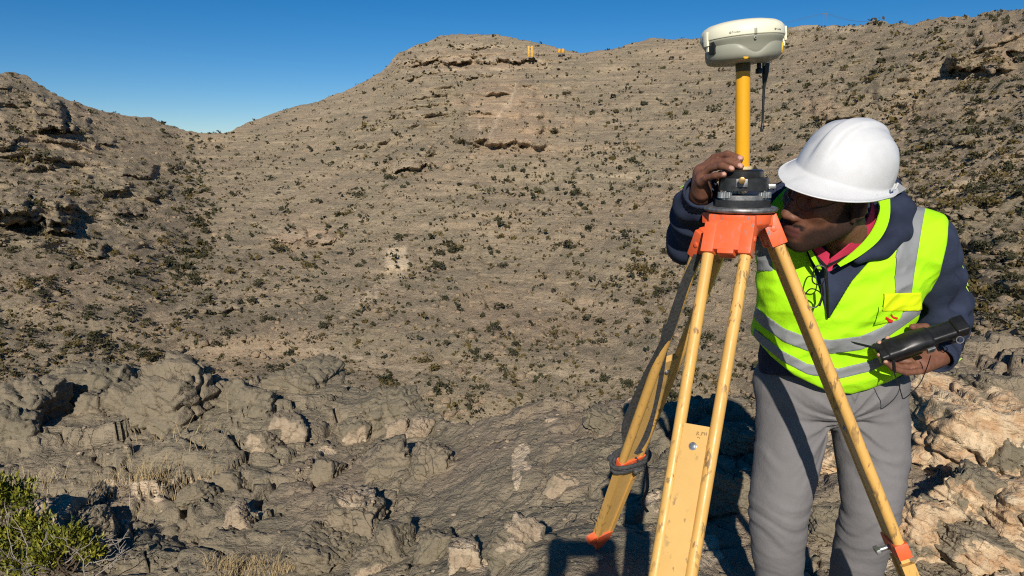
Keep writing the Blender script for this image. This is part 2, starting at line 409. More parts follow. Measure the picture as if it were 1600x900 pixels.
def ground_h(x, y, detail=True):
    """height of the rock shelf at plan position x, y (world z)"""
    d = np.maximum(y, 0.0)
    T = x / np.maximum(y, 0.8)
    z = base_z(d, T)
    de = np.interp(T, _eT, _eD)
    nz = fbm(x / 1.9 + 5, y / 1.9, 0.3, 4)
    over = np.maximum(d - de - 0.5 * nz, 0)
    z = z - over * 1.35
    far = sstep(2.0, 5.5, d)
    z = z + (0.05 + 0.13 * far) * fbm(x / 2.0 + 1.2, y / 2.4, 4.1, 2)
    # the ground climbs to the right of the man into broken blocks
    rt = sstep(0.36, 0.7, T) * sstep(2.4, 3.6, d) * sstep(9, 5, d)
    z = z + 0.20 * rt
    # low hump carrying the rear tripod foot
    q = np.hypot((x - FOOT.x) / 0.55, (y - FOOT.y) / 0.5)
    z = z * 1.0
    w = sstep(1.3, 0.25, q)
    if detail:
        wx = x + 0.2 * fbm(x / 0.7, y / 0.7, 2.2, 3); wy = y + 0.2 * fbm(x / 0.7, y / 0.7, 6.2, 3)
        msk = 0.25 + 0.75 * sstep(-0.25, 0.3, fbm(x / 1.6 + 7, y / 1.6, 1.1, 2))
        msk = msk * (1 - 0.55 * sstep(-0.22, -0.02, T) * sstep(0.34, 0.18, T))
        for sc_, am, sd in ((0.95, 0.15, 1), (0.40, 0.055, 2), (0.15, 0.018, 3)):
            f1, ed, ra, rb, ox, oy = cell(wx / sc_ + 0.6 * sd, wy / (sc_ * 0.8), sd)
            sl = (ra - 0.5) * 1.3 * ox + (rb - 0.5) * 1.3 * oy
            z = z + am * msk * (0.35 + 0.65 * np.maximum(far, 0.4)) * ((ra - 0.5) * 1.0 + 1.4 * sl) * sstep(0, 0.03, ed) - am * (0.95 if sd < 3 else 0.5) * msk * sstep(0.055, 0.0, ed)
        z = z + 0.012 * fbm(x / 0.10, y / 0.10, 3.3, 4, 0.6) + 0.05 * np.maximum(ridged(x / 0.6 + 2, y / 0.4, 1.7, 4) - 0.5, 0) * (0.3 + msk)
        # thin bedding ledges that dip toward the left
        q2 = z + 0.13 * x - 0.05 * y + 0.06 * nz
        z = z + 0.6 * terrace(q2, 0.075, 0.14) * (0.25 + 0.75 * msk)
    z = z * (1 - w) + (FOOT.z - CAM_H - 0.005) * w + (0.012 * fbm(x / 0.12, y / 0.12, 3.3, 3) * w if detail else 0)
    return z + CAM_H
NGC, NGR = 770, 450
GT = np.linspace(-1.0, 1.0, NGC)
gdep = np.exp(np.linspace(math.log(1.25), math.log(15.0), NGR))
gy = np.broadcast_to(gdep[:, None], (NGR, NGC)); gx = gy * GT[None, :]
gz = ground_h(gx, gy)
ground_me = mesh_np('ground', np.stack([gx, gy, gz], -1).reshape(-1, 3), grid_faces(NGR, NGC))
GPX, GPY = TE_to_px(gx / gy, (gz - CAM_H) / gy)
wpx = GPX + 14 * fbm(gx / 0.35, gy / 0.35, 1.5, 3); wpy = GPY + 9 * fbm(gx / 0.35, gy / 0.35, 7.5, 3)
cr = np.zeros_like(gx)
for (cx, cy, hw, hh, st) in [(822, 716, 13, 20, 1), (812, 745, 6, 22, .9), (806, 833, 26, 26, .0), (205, 752, 46, 9, .9), (290, 752, 30, 6, .7), (325, 760, 30, 9, .8), (570, 682, 26, 8, .8), (640, 672, 20, 8, .9), (505, 700, 16, 6, .7), (120, 690, 24, 5, .35),
                             (930, 620, 36, 5, .5), (1010, 624, 40, 3, .7), (1130, 628, 40, 2.5, .8), (855, 650, 18, 4, .5), (610, 700, 30, 6, .4), (740, 880, 20, 18, .5), (1290, 660, 30, 60, .6), (1500, 860, 60, 30, .8), (1560, 880, 50, 30, .7), (1380, 880, 30, 20, .6), (1110, 860, 30, 40, .5), (1030, 790, 18, 24, .45), (410, 800, 14, 10, .5), (230, 775, 40, 8, .5), (690, 640, 14, 4, .6), (480, 672, 12, 5, .5)]:
    cr = np.maximum(cr, st * sstep(1.25, 0.55, np.hypot((wpx - cx) / hw, (wpy - cy) / hh)))
cr = np.maximum(cr, 0.8 * sstep(0.62, 0.85, fbm(gx / 0.3 + 4, gy / 0.3, 2.9, 4)) * sstep(0.0, 0.4, fbm(gx / 1.7, gy / 1.7, 9.9, 2)))
pk = np.clip(sstep(0.15, 0.7, fbm(gx / 1.3 + 2, gy / 1.3, 5.5, 4)) * 0.7 + sstep(1.2, 0.3, np.hypot((wpx - 210) / 90, (wpy - 772) / 18)) * 0.8 + sstep(1.3, .4, np.hypot((wpx - 880) / 40, (wpy - 755) / 30)) * .6, 0, 1)
vattr(ground_me, 'cream', cr); vattr(ground_me, 'red', pk)
t = NT('grey_rock'); v = t.coord('Object')
def rock_nodes(t, v, k=1.0):
    n1 = t.noise(v, 0.9 * k, 3, 0.62); n2 = t.noise(v, 8.0 * k, 6, 0.72, 0.4); n3 = t.noise(v, 42 * k, 2, 0.7)
    vl = t.n('Mapping'); t.set(vl.inputs[0], v); vl.inputs['Rotation'].default_value = (0.25, 0.12, 0.5); vl.inputs['Scale'].default_value = (1.0, 2.2, 7.0)
    nl = t.noise(vl.outputs[0], 2.6 * k, 4, 0.62, 0.8)
    c = t.mix(t.ramp(n1, 0.32, 0.68), (0.226, 0.193, 0.133), (0.289, 0.236, 0.162))
    c = t.mix(t.ramp(n2, 0.48, 0.72, 0, 0.7), c, (0.352, 0.280, 0.192))
    c = t.mix(t.ramp(nl, 0.56, 0.64, 0, 0.45), c, (0.190, 0.165, 0.114))
    c = t.mix(t.ramp(n3, 0.58, 0.72, 0, 0.4), c, (0.142, 0.121, 0.084))
    wv = t.n('VectorMath', operation='ADD'); t.set(wv.inputs[0], v); t.set(wv.inputs[1], t.noise(v, 2.2 * k, 2, 0.6, 0, 1))
    ed = t.vor(wv.outputs[0], 5.0 * k, 'DISTANCE_TO_EDGE'); crk = t.math('MULTIPLY', t.ramp(ed, 0.0, 0.02, 1, 0), t.ramp(n1, 0.52, 0.64))
    c = t.mix(t.math('MULTIPLY', crk, 0.4), c, (0.05, 0.044, 0.032))
    h = t.math('SUBTRACT', t.math('ADD', n2, t.math('MULTIPLY', nl, 0.7)), t.math('MULTIPLY', crk, 0.3))
    return n1, n2, n3, nl, h, c
n1, n2, n3, nl, h, c = rock_nodes(t, v)
c = t.mix(t.math('MULTIPLY', t.attr('red'), 0.62), c, (0.345, 0.255, 0.178))
cf = t.ramp(t.math('ADD', t.attr('cream'), t.math('MULTIPLY', t.math('SUBTRACT', n2, 0.5), 0.8)), 0.36, 0.44)
c = t.mix(cf, c, t.mix(n3, (0.50, 0.36, 0.22), (0.70, 0.58, 0.42)))
M_ROCK = t.fin(c, 0.9, t.bump(h, 1.0, 0.055), spec=0.15)
ground = tag(obj('ground', ground_me, M_ROCK), kind='structure', label='weathered grey rock shelf in the foreground')
# ground under and behind the photographer
bx_, by_ = np.meshgrid(np.linspace(-9, 9, 120), np.linspace(-9, 1.32, 80))
bz_ = ground_h(bx_, by_) - 0.02 - 0.10 * sstep(1.1, 1.32, by_)
near_me = mesh_np('ground', np.stack([bx_, by_, bz_], -1).reshape(-1, 3), grid_faces(80, 120))
vattr(near_me, 'cream', bx_ * 0); vattr(near_me, 'red', bx_ * 0)
tag(obj('ground', near_me, M_ROCK), kind='structure', label='rock ground around the photographer')
def gz_at(x, y): return float(ground_h(np.array([float(x)]), np.array([float(y)]))[0])
def on_ground(px, py, lo=1.6, hi=14.0):
    """first point of the rock shelf seen at a photo pixel"""
    ds = np.exp(np.linspace(math.log(lo), math.log(hi), 500)); a, e = px_to_TE(px, py)
    zr = ds * float(e) + CAM_H; g = ground_h(ds * float(a), ds)
    k = np.argmax(g >= zr) if (g >= zr).any() else 400
    return Vector((ds[k] * float(a), ds[k], g[k]))
# ================================================================== BOULDERS, STONES, PLANTS
_ico = {}
def ico(sub):
    if sub not in _ico:
        bm = bmesh.new(); bmesh.ops.create_icosphere(bm, subdivisions=sub, radius=1.0)
        bm.verts.ensure_lookup_table()
        _ico[sub] = (np.array([v.co[:] for v in bm.verts], np.float32), np.array([[v.index for v in f.verts] for f in bm.faces], np.int32)); bm.free()
    return _ico[sub]
def cell3(p, seed):
    rt_ = np.random.RandomState(seed).rand(256, 6).astype(np.float32); ip = np.floor(p).astype(np.int32); d1 = np.full(len(p), 9.0, np.float32); d2 = d1.copy(); h1 = np.zeros(len(p), np.int32); off = np.zeros_like(p)
    for a in (-1, 0, 1):
        for b in (-1, 0, 1):
            for c_ in (-1, 0, 1):
                q = ip + np.array([a, b, c_]); h = _perm[(_perm[(_perm[q[:, 0] & 255] + q[:, 1]) & 255] + q[:, 2]) & 255]
                w = p - (q + rt_[h, :3]); d = np.sqrt((w * w).sum(1)); m = d < d1
                d2 = np.where(m, d1, np.minimum(d2, d)); h1 = np.where(m, h, h1); off = np.where(m[:, None], w, off); d1 = np.where(m, d, d1)
    g = rt_[h1]; return d2 - d1, (g[:, 3] - .5) + 1.1 * ((g[:, 3:] - .5) * off).sum(1)
def rock_shape(seed, dims, k=12, npl=8, rough=0.06, sub=4, flat_top=0.0, fresh=None, crack=1.0):
    rs = np.random.RandomState(seed); D, F = ico(sub)
    N = rs.normal(size=(npl, 3)); N /= np.linalg.norm(N, axis=1)[:, None]
    N = np.concatenate([N, [[0, 0, 1], [0, 0, -1], [1, 0, 0.1], [-1, 0, 0.15], [0, -1, 0.2], [0, 1, 0]]]) + rs.normal(size=(npl + 6, 3)) * 0.12
    N /= np.linalg.norm(N, axis=1)[:, None]
    off = rs.uniform(0.72, 1.0, len(N)); off[npl] = 1.0 - 0.35 * flat_top
    q = np.maximum(D @ N.T, 0) / off
    r = (q ** k).sum(1) ** (-1.0 / k)
    V = D * r[:, None] * np.array(dims)
    L = float(np.mean(dims))
    s = rs.uniform(-50, 50, 3)
    a = V / L
    n = fbm(a[:, 0] * 1.3 + s[0], a[:, 1] * 1.3 + s[1], a[:, 2] * 1.3 + s[2], 6 if sub > 4 else 3, 0.58)
    rd = np.maximum(ridged(a[:, 0] * 1.5 + s[1], a[:, 1] * 1.5, a[:, 2] * 2.6 + s[2], 4) - 0.9, 0)
    cr = np.maximum(0.12 - np.abs(pn(a[:, 0] * 2.2 + s[2], a[:, 1] * 2.2, a[:, 2] * 1.4 + s[0])), 0) / 0.12
    bed = terrace(a[:, 2] + 0.3 * a[:, 0] + 0.06 * n, 0.26, 0.12)
    V = V + D * (L * ((rough * 0.45 if sub > 4 else rough * 1.6) * n - 0.12 * rough / 0.06 * 0.4 * rd - 0.055 * crack * cr ** 0.7 + (0.42 if sub > 4 else 0.22) * bed))[:, None]
    if sub > 4:
        for f_, am in ((1.25, .15), (3.4, .030)):
            ed, hh_ = cell3((a * f_ + s).astype(np.float32) + 0.25 * n[:, None].astype(np.float32), seed)
            V = V + D * (L * am * (hh_ * sstep(0, .04, ed) - .38 * sstep(.07, 0, ed)))[:, None]
    at = np.zeros(len(V))
    if fresh is not None:
        fd = np.array(fresh[:3], float); fd /= np.linalg.norm(fd)
        fs = (N @ fd > fresh[3]).astype(float); at = (q ** 10 * fs[None, :]).sum(1) / (q ** 10).sum(1)
        at = np.clip(at * 0.68 + 0.4 * n, 0, 1)
    return V, F, at
def rock_mat(name, fresh_a, fresh_b, red=0.0, k=1.0, dim=1.0):
    t = NT(name); v0 = t.coord('Object'); oi = t.n('ObjectInfo'); add = t.n('VectorMath', operation='ADD')
    sc3 = t.n('VectorMath', operation='SCALE'); sc3.inputs[0].default_value = (31, 17, 23); t.set(sc3.inputs['Scale'], oi.outputs['Random']); t.set(add.inputs[0], v0); t.set(add.inputs[1], sc3.outputs[0])
    n1, n2, n3, nl, h, c = rock_nodes(t, add.outputs[0], k)
    if dim < 1: c = t.mix(1.0, c, (dim, dim, dim), 'MULTIPLY')
    if red: c = t.mix(red, c, (0.275, 0.215, 0.15))
    cf = t.ramp(t.math('ADD', t.attr('cream'), t.math('MULTIPLY', t.math('SUBTRACT', n2, 0.5), 1.3)), 0.40, 0.62)
    c = t.mix(cf, c, t.mix(t.ramp(n2, 0.35, 0.65), fresh_a, fresh_b))
    return t.fin(c, 0.9, t.bump(h, 0.8, 0.045), spec=0.15)
M_BOULDER = rock_mat('boulder_rock', (0.32, 0.24, 0.16), (0.46, 0.37, 0.26), dim=0.84)
M_SPLIT = rock_mat('split_rock', (0.44, 0.27, 0.145), (0.62, 0.48, 0.31), k=1.2, dim=0.85)
M_TAN = rock_mat('tan_rock', (0.30, 0.23, 0.155), (0.38, 0.30, 0.21), red=0.5)
def boulder(box, name, label, seed, k=12, flat=0.0, fresh=None, mat=None, deep=1.1, rotz=0.0, sub=4, tilt=(0, 0), d=None, sink=1.1, rough=0.09, crack=1.0, group='boulders on the rock shelf'):
    x0, y0, x1, y1 = box; g = on_ground((x0 + x1) / 2, min(y1, 890))
    s = g.y / FPX * (CP + 0.15); w = (x1 - x0) * s
    yc = g.y + w / 2 * deep * 0.8; ztop = P((x0 + x1) / 2, y0, yc).z; zb = min(g.z, gz_at(g.x, yc)); h = min(max(ztop - zb, 0.25 * w), 0.62 * w); ztop = min(ztop, zb + h)
    hh = h * (1 + sink)
    V, F, at = rock_shape(seed, (w / 2 * 1.22, w / 2 * deep * 1.15, hh / 2 * 1.08), k * 3.0, flat_top=flat, fresh=fresh, sub=sub, rough=rough, crack=crack)
    me = mesh_np('boulder', V, F); vattr(me, 'cream', at)
    o = obj(name, me, mat or M_BOULDER)
    o.location = Vector((g.x * yc / g.y, yc, ztop - hh / 2)); o.rotation_euler = (tilt[0], tilt[1], rotz)
    return tag(o, label, 'rock', group)
BL = [
 ((-20,592,88,668),'block boulder at the far left edge of the rocky rim',11,10,.3,None,0),
 ((84,572,206,634),'broad flat-fronted boulder beside the leftmost block on the rim',12,14,.6,None,0),
 ((186,578,244,642),'narrow upright boulder wedged left of the domed boulder',13,12,.2,None,0),
 ((224,566,352,656),'large rounded domed boulder with a wrinkled surface on the rim',14,5,.0,None,0),
 ((346,588,398,634),'dark boulder leaning just right of the domed boulder',15,10,.3,None,0),
 ((374,596,424,650),'boulder right of the domed one throwing a deep shadow',16,9,.1,None,0),
 ((424,630,474,690),'pale tan upright boulder right of the deep shadow',17,6,.0,(0,-1,.2,.3),1),
 ((396,664,438,706),'small cracked boulder below the pale tan boulder',18,9,.2,(0,-1,.2,.5),0),
 ((-15,640,60,690),'low boulder at the left edge under the block boulder',19,8,.3,None,0),
 ((120,610,175,648),'squat boulder in front of the flat-fronted boulder',20,9,.4,None,0),
 ((296,596,330,620),'small knob of rock on the crest behind the domed boulder',58,7,.3,None,0),
 ((430,566,520,612),'smooth low boulder on the rim beyond the tan boulder',21,7,.4,None,0),
 ((556,606,660,668),'wide streaked boulder at the middle of the rim',22,8,.4,None,0),
 ((528,642,580,690),'rounded boulder left of the wide streaked one',23,8,.2,(0,-1,0,.5),0),
 ((606,656,640,682),'small pink stone below the wide streaked boulder',24,8,.2,(0,-1,.3,-1),1),
 ((640,656,676,684),'small cream stone with a black shadow behind it',25,8,.2,(0,-1,.3,-1),1),
 ((576,690,650,742),'fractured slab block in the middle of the shelf',26,14,.6,None,0),
 ((644,684,704,738),'fractured slab block right of its neighbour in mid shelf',27,14,.6,None,0),
 ((480,706,530,752),'dark low rock left of the fractured slab blocks',28,10,.3,None,0),
 ((336,722,392,764),'rounded rock with a shadow pool above the tan stone',29,8,.3,None,0),
 ((354,788,388,822),'small pale tan stone standing alone on grey rock',30,7,.2,(0,-1,.3,-1),1),
 ((500,778,604,852),'big smooth boulder with a dark hollow on its right',31,9,.4,(0,0,1,.9),0),
 ((586,806,650,866),'boulder right of the big smooth one beside a black hollow',32,10,.4,None,0),
 ((652,812,706,876),'upright rock right of the black hollow at centre bottom',33,9,.3,None,0),
 ((462,838,566,915),'large low boulder at the bottom left of centre',34,8,.5,None,0),
 ((556,856,640,920),'boulder at the bottom edge with pinkish fresh faces',35,9,.4,(.2,-1,.2,.5),0),
 ((768,804,838,872),'grey rock crossed by a broad cream vein near the tripod',36,11,.5,(-.6,-.4,1,.62),0),
 ((848,738,900,772),'low reddish rock on the slab left of the tripod',37,9,.5,(0,-1,.3,.4),1),
 ((176,852,300,925),'flat-topped boulder at the bottom left beside the bush',38,12,.6,(1,-.3,0,.6),0),
 ((56,776,128,838),'tan rounded boulder behind the leafy bush',39,6,.2,(0,-1,.2,-1),0),
 ((128,786,176,836),'brown boulder in the shade right of the leafy bush',40,7,.2,None,0),
 ((262,812,312,846),'small angular stone beside the bush shadow',41,10,.3,None,0),
 ((700,846,756,900),'cream-stained rock at the bottom left of the tripod',42,10,.5,(0,-1,.2,.3),0),
 ((284,756,330,782),'low grey rock among dry grass',43,9,.4,None,0),
 ((914,640,1000,668),'low ledge rock behind the rear tripod leg',44,12,.7,None,0),
]
for i, (box, lab, seed, k, flat, fresh, tan) in enumerate(BL):
    rr = random.Random(seed)
    boulder(box, 'boulder' if box[2] - box[0] > 45 else 'stone', lab, seed, k, flat, fresh, M_TAN if tan else None, sub=6 if box[2] - box[0] > 80 else 5, rotz=rr.uniform(-.4, .4), tilt=(rr.uniform(-.28, .2), rr.uniform(-.4, .4)), rough=0.10, crack=2.4 if seed == 14 else 1.6)
# broken blocks on the right, each at its own distance
RB = [
 ((1408,600,1640,748),'long cream-faced rock slab with a dark grey top right of the man',51,14,.7,(-.3,-1,0,-.05),4.3,5,.9,(.0,.22)),
 ((1500,585,1620,660),'large grey boulder behind the cream-faced slab',52,8,.4,None,5.6,4,.8,(0,.1)),
 ((1530,640,1660,720),'angular grey block on the end of the cream-faced slab',53,14,.5,(-.6,-1,-.6,.3),3.8,4,.8,(.1,.3)),
 ((1448,712,1570,828),'pointed grey block leaning below the cream-faced slab',54,13,.2,(-.9,-.4,-.2,.45),3.4,5,.8,(.1,.35)),
 ((1515,725,1680,838),'rough pinkish broken rock at the right edge',55,9,.3,(-.2,-1,.2,-.3),3.7,5,.8,(0,.1)),
 ((1384,768,1500,868),'grey and cream split rock beside the right tripod leg',56,13,.4,(-.4,-.8,.5,.25),3.15,5,.8,(.1,.3)),
 ((1452,818,1580,940),'dark grey block with cream patches at the bottom right',57,14,.5,(.5,-.8,.2,.35),2.95,5,.8,(.05,.25)),
 ((1568,776,1690,860),'brown-grey rounded block at the right edge lower down',59,9,.4,(-.2,-1,.2,.3),3.2,4,.8,(0,.2)),
 ((1560,840,1700,940),'cream broken rock in the bottom right corner',60,10,.4,(0,-1,.3,-.3),2.9,4,.8,(0,.2)),
 ((1268,650,1322,742),'cream and grey rock seen between the legs of the trousers',61,10,.3,(-.2,-1,.2,.1),4.4,4,.8,(0,.1)),
 ((1262,735,1330,850),'olive grey slab between the trouser legs',62,12,.5,(.9,-.5,.1,.6),3.5,4,.8,(.1,.1)),
 ((1090,690,1180,800),'shaded dark boulder between tripod and man',63,9,.4,None,3.6,4,.8,(0,.1)),
 ((1120,655,1178,712),'sunlit rounded boulder top behind the shaded one',64,8,.4,None,5.0,4,.8,(0,0)),
]
for (box, lab, seed, k, flat, fresh, d, sub, deep, tilt) in RB:
    boulder(box, 'boulder', lab, seed, k, flat, fresh, M_SPLIT, deep=deep, d=d, sub=6, tilt=tilt, sink=0.6, group='broken blocks right of the tripod')

# loose gravel: far too many bits to count
def scatter_mesh(shapes, pts, scl, rots, jit=None):
    Vs, Fs, off = [], [], 0
    for i, p in enumerate(pts):
        V, F = shapes[i % len(shapes)]; c, s = math.cos(rots[i]), math.sin(rots[i])
        Rm = np.array([[c, -s, 0], [s, c, 0], [0, 0, 1]], np.float32)
        Vs.append((V * np.asarray(scl[i], np.float32)) @ Rm.T + np.asarray(p, np.float32)); Fs.append(F + off); off += len(V)
    return np.concatenate(Vs), np.concatenate(Fs)
rs = np.random.RandomState(5)
peb = [rock_shape(200 + i, (1, 1, .7), 14, 7, .08, 1)[:2] for i in range(8)]
NG = 5200
gT = rs.uniform(-0.8, 0.8, NG); gdp = np.exp(rs.uniform(math.log(2.3), math.log(9), NG)); px_ = gT * gdp
clus = fbm(px_ / 0.9, gdp / 0.9, 6.6, 3)
keep = (clus > -0.05) | (rs.rand(NG) < 0.22); px_, gdp = px_[keep], gdp[keep]
pz_ = ground_h(px_, gdp); size = np.exp(rs.normal(math.log(0.009), 0.55, len(px_))) * (0.6 + gdp / 7)
size = np.minimum(size, 0.028)
V, F = scatter_mesh(peb, np.stack([px_, gdp, pz_ + size * 0.2], -1), np.stack([size, size * rs.uniform(.6, 1, len(size)), size * rs.uniform(.3, .6, len(size))], -1), rs.uniform(0, 6.28, len(size)))
gme = mesh_np('gravel', V, F); nv = len(peb[0][0]); vattr(gme, 'cream', np.repeat((rs.rand(len(size)) < 0.3) * rs.uniform(0.3, 1, len(size)), nv))
gob = obj('gravel', gme, M_BOULDER, smooth=False); tag(gob, 'loose stone chips scattered over the rock shelf', None, None, 'stuff')
# stones scattered over the far hillside
NS = 9000
ci = rs.randint(0, NHC, NS); ri = rs.randint(10, NRH - 6, NS)
big_s = fbm(HX[ri, ci] / 18, HY[ri, ci] / 18, 1.2, 2) + 0.5 * leftw[ri, ci] + 0.6 * rightw[ri, ci]
kp = big_s > -0.1; ci, ri = ci[kp], ri[kp]
sz = np.exp(rs.normal(math.log(0.42), 0.45, len(ci))); ico1 = [rock_shape(300 + i, (1, 1, .8), 9, 6, .1, 1)[:2] for i in range(4)]
ico0 = [(V_ * 1.0, F_) for V_, F_ in [(np.array(ico(1)[0])[:12] * np.array([1, 1, .75]), None)]] if False else ico1
V, F = scatter_mesh(ico0, np.stack([HX[ri, ci], HY[ri, ci], HZ[ri, ci] + sz * 0.15], -1), np.stack([sz, sz * .9, sz * .8], -1), rs.uniform(0, 6.28, len(sz)))
sme = mesh_np('hill_stones', V, F); vattr(sme, 'cream', np.zeros(len(V))); vattr(sme, 'red', np.repeat(rs.rand(len(sz)), len(ico1[0][0])))
tag(obj('hill_stones', sme, M_HILL, smooth=False), 'countless loose stones lying on the mountain slope', None, None, 'stuff')

# ------------------------------------------------------------------ shrubs
def leaf_mat(name, cols, trans=0.0, rough=0.55):
    t = NT(name); oi = t.attr('tint')
    c = t.mix(oi, cols[0], cols[1])
    return t.fin(c, rough, spec=0.3)
M_FARSHRUB = leaf_mat('shrub_dark', ((0.020, 0.021, 0.012), (0.060, 0.056, 0.022)), rough=0.8)
M_FAROLIVE = leaf_mat('shrub_olive', ((0.045, 0.036, 0.012), (0.13, 0.095, 0.026)), rough=0.8)
def clump(seed, n, flat=0.75, leaf=0.17, lobes=5):
    """crown of little leaf faces spread through an uneven volume; unit radius, base at 0"""
    r = np.random.RandomState(seed)
    lc = r.normal(size=(lobes, 3)) * np.array([.45, .45, .22]) + np.array([0, 0, .42]); lr = r.uniform(.3, .55, lobes)
    k = r.randint(0, lobes, n); u = r.normal(size=(n, 3)); u /= np.linalg.norm(u, axis=1)[:, None]
    p = lc[k] + u * (lr[k] * r.uniform(.45, 1.05, n) ** .5)[:, None] * np.array([1, 1, flat]); p[:, 2] = np.abs(p[:, 2])
    a = r.normal(size=(n, 3)); a /= np.linalg.norm(a, axis=1)[:, None]; b = np.cross(a, u); b /= np.linalg.norm(b, axis=1)[:, None] + 1e-6
    s = leaf * r.uniform(.5, 1.3, n)[:, None]
    V = np.stack([p - a * s, p + b * s * .6, p + a * s, p - b * s * .6], 1).reshape(-1, 3)
    return V.astype(np.float32), np.arange(4 * n).reshape(n, 4), np.repeat(np.clip(r.normal(.45, .25, n) + .3 * (p[:, 2] - .4), 0, 1), 4)
NB = 33000
ci = rs.randint(4, NHC - 4, NB); ri = (NRH * rs.uniform(0.02, 0.999, NB)).astype(int)
bpx, bpy_ = HPX[ri, ci], HPY[ri, ci]
den = 0.50 + 0.55 * fbm(HX[ri, ci] / 30, HY[ri, ci] / 30, 3.3, 3) + 0.06 * leftw[ri, ci] + 0.2 * rightw[ri, ci] + 3.0 * np.exp(-(gd[ri, ci] / 15) ** 2) * (bpy_ > 215) + 0.22 * (bpy_ < 330) + 2.0 * np.exp(-(gd2[ri, ci] / 26) ** 2) + 0.5 * (1 - tt[ri, 0] < 0.012)
for led in ([(618, 86), (700, 66), (800, 68), (885, 84)], [(606, 112), (700, 118), (840, 104)], [(540, 140), (640, 132), (720, 150)], [(480, 200), (560, 190), (640, 205)], [(860, 270), (950, 240), (1010, 205), (1060, 190)], [(900, 180), (960, 150), (1000, 110)], [(1180, 260), (1260, 240), (1330, 160)]):
    den = den + 0.9 * np.exp(-(seg_dist(bpx, bpy_, led) / 7) ** 2)
den -= 0.35 * (np.hypot((bpx - 790) / 70, (bpy_ - 185) / 55) < 1)
kp = (rs.rand(NB) < den) & (bpx > -120) & (bpx < 1720); ci, ri = ci[kp], ri[kp]
pos = np.stack([HX[ri, ci], HY[ri, ci], HZ[ri, ci]], -1) + rs.normal(size=(len(ci), 3)) * np.array([.5, .3, 0])
gul = np.exp(-(gd[ri, ci] / 16) ** 2)
siz = np.exp(rs.normal(math.log(0.54), 0.52, len(ci))) * (1 + 0.9 * gul); siz = np.where(rs.rand(len(ci)) < 0.05, siz * 2.1, siz); siz = np.clip(siz, 0.16, 2.3) * (1 - 0.3 * sstep(420, 560, HPY[ri, ci]))
scr = siz / pos[:, 1]; order = np.argsort(-scr); pos = pos[order]; siz = siz[order]; gul = gul[order]
dark = (rs.rand(len(siz)) < 0.45 + 0.3 * (siz > 0.9))
var = []
for i in range(7):
    V, F, tn = clump(500 + i, 170, leaf=0.15, lobes=6); me = mesh_np('shrub', V, F); vattr(me, 'tint', tn); me.materials.append(M_FARSHRUB if i < 4 else M_FAROLIVE); var.append(me)
NI = 300; inview = 0
shr_lab = ('dark grey-green desert shrub dotted over the mountain slope', 'small olive brown desert shrub dotted over the mountain slope')
taken = np.zeros(len(siz), bool); shr_z = {}
for i in range(len(siz)):
    if inview >= NI: break
    qx, qy = to_px(pos[i])
    if not (0 < qx < 1600 and 0 < qy < 640) or (1175 < qx < 1420 and qy > 330): continue
    inview += 1; taken[i] = True
    o = bpy.data.objects.new('shrub', var[rs.randint(0, 4) if dark[i] else rs.randint(4, 7)]); COL.objects.link(o)
    o.location = pos[i] - np.array([0, 0, 0.08 * siz[i]]); o.scale = (siz[i] * rs.uniform(.85, 1.3), siz[i], siz[i] * rs.uniform(.7, 1.05)); o.rotation_euler = (0, 0, rs.uniform(0, 6.28))
    o['group'] = 'dark shrubs on the slope' if dark[i] else 'olive shrubs on the slope'; o['category'] = 'shrub'
    zx = 'at the left edge' if qx < 110 else 'on the left hill' if qx < 260 else 'along the gully' if qx < 360 else 'below the saddle' if qx < 520 else 'around the cream scar' if qx < 660 else 'right of the cream scar' if qx < 800 else 'in the middle of the slope' if qx < 950 else 'left of the tripod' if qx < 1090 else 'behind the tripod' if qx < 1200 else 'above the hard hat' if qx < 1420 else 'by the right edge'
    zy = 'near the skyline' if qy < 130 else 'just below the skyline' if qy < 190 else 'high up' if qy < 270 else 'halfway up' if qy < 350 else 'halfway down' if qy < 430 else 'low down' if qy < 500 else 'just above the rocky rim'
    shr_z.setdefault((('dark grey-green shrub ' if dark[i] else 'olive brown shrub '), zx + ', ' + zy), []).append((qx, siz[i] / pos[i][1], o))
for (kd, zn), L in shr_z.items():
    for qx, sz_, o in L: o['label'] = kd + zn
    if len(L) > 1:
        q = sorted(L, key=lambda e: -e[1]); q[0][2]['label'] = 'largest ' + kd + zn
        rest = sorted(q[1:], key=lambda e: e[0])
        if len(rest) > 1: rest[0][2]['label'] = 'leftmost small ' + kd + zn; rest[-1][2]['label'] = 'rightmost small ' + kd + zn
for nm, sel, mt in (('distant_scrub', ~taken & dark, M_FARSHRUB), ('distant_brush', ~taken & ~dark, M_FAROLIVE)):
    idx = np.where(sel)[0]; shp = [clump(600 + i, 12, leaf=0.46, lobes=3) for i in range(9)]
    V, F = scatter_mesh([(a, b) for a, b, _ in shp], pos[idx] - np.array([0, 0, .05]), np.stack([siz[idx]] * 3, -1), rs.uniform(0, 6.28, len(idx)))
    me = mesh_np(nm, V, F); vattr(me, 'tint', np.repeat(np.clip(rs.normal(.45, .25, len(idx)), 0, 1), 48)); o = obj(nm, me, mt, smooth=False)
    tag(o, 'tiny scattered desert bushes covering the far slope' if sel[idx[0]] and mt is M_FARSHRUB else 'tiny scattered dry olive bushes covering the far slope', None, None, 'stuff')

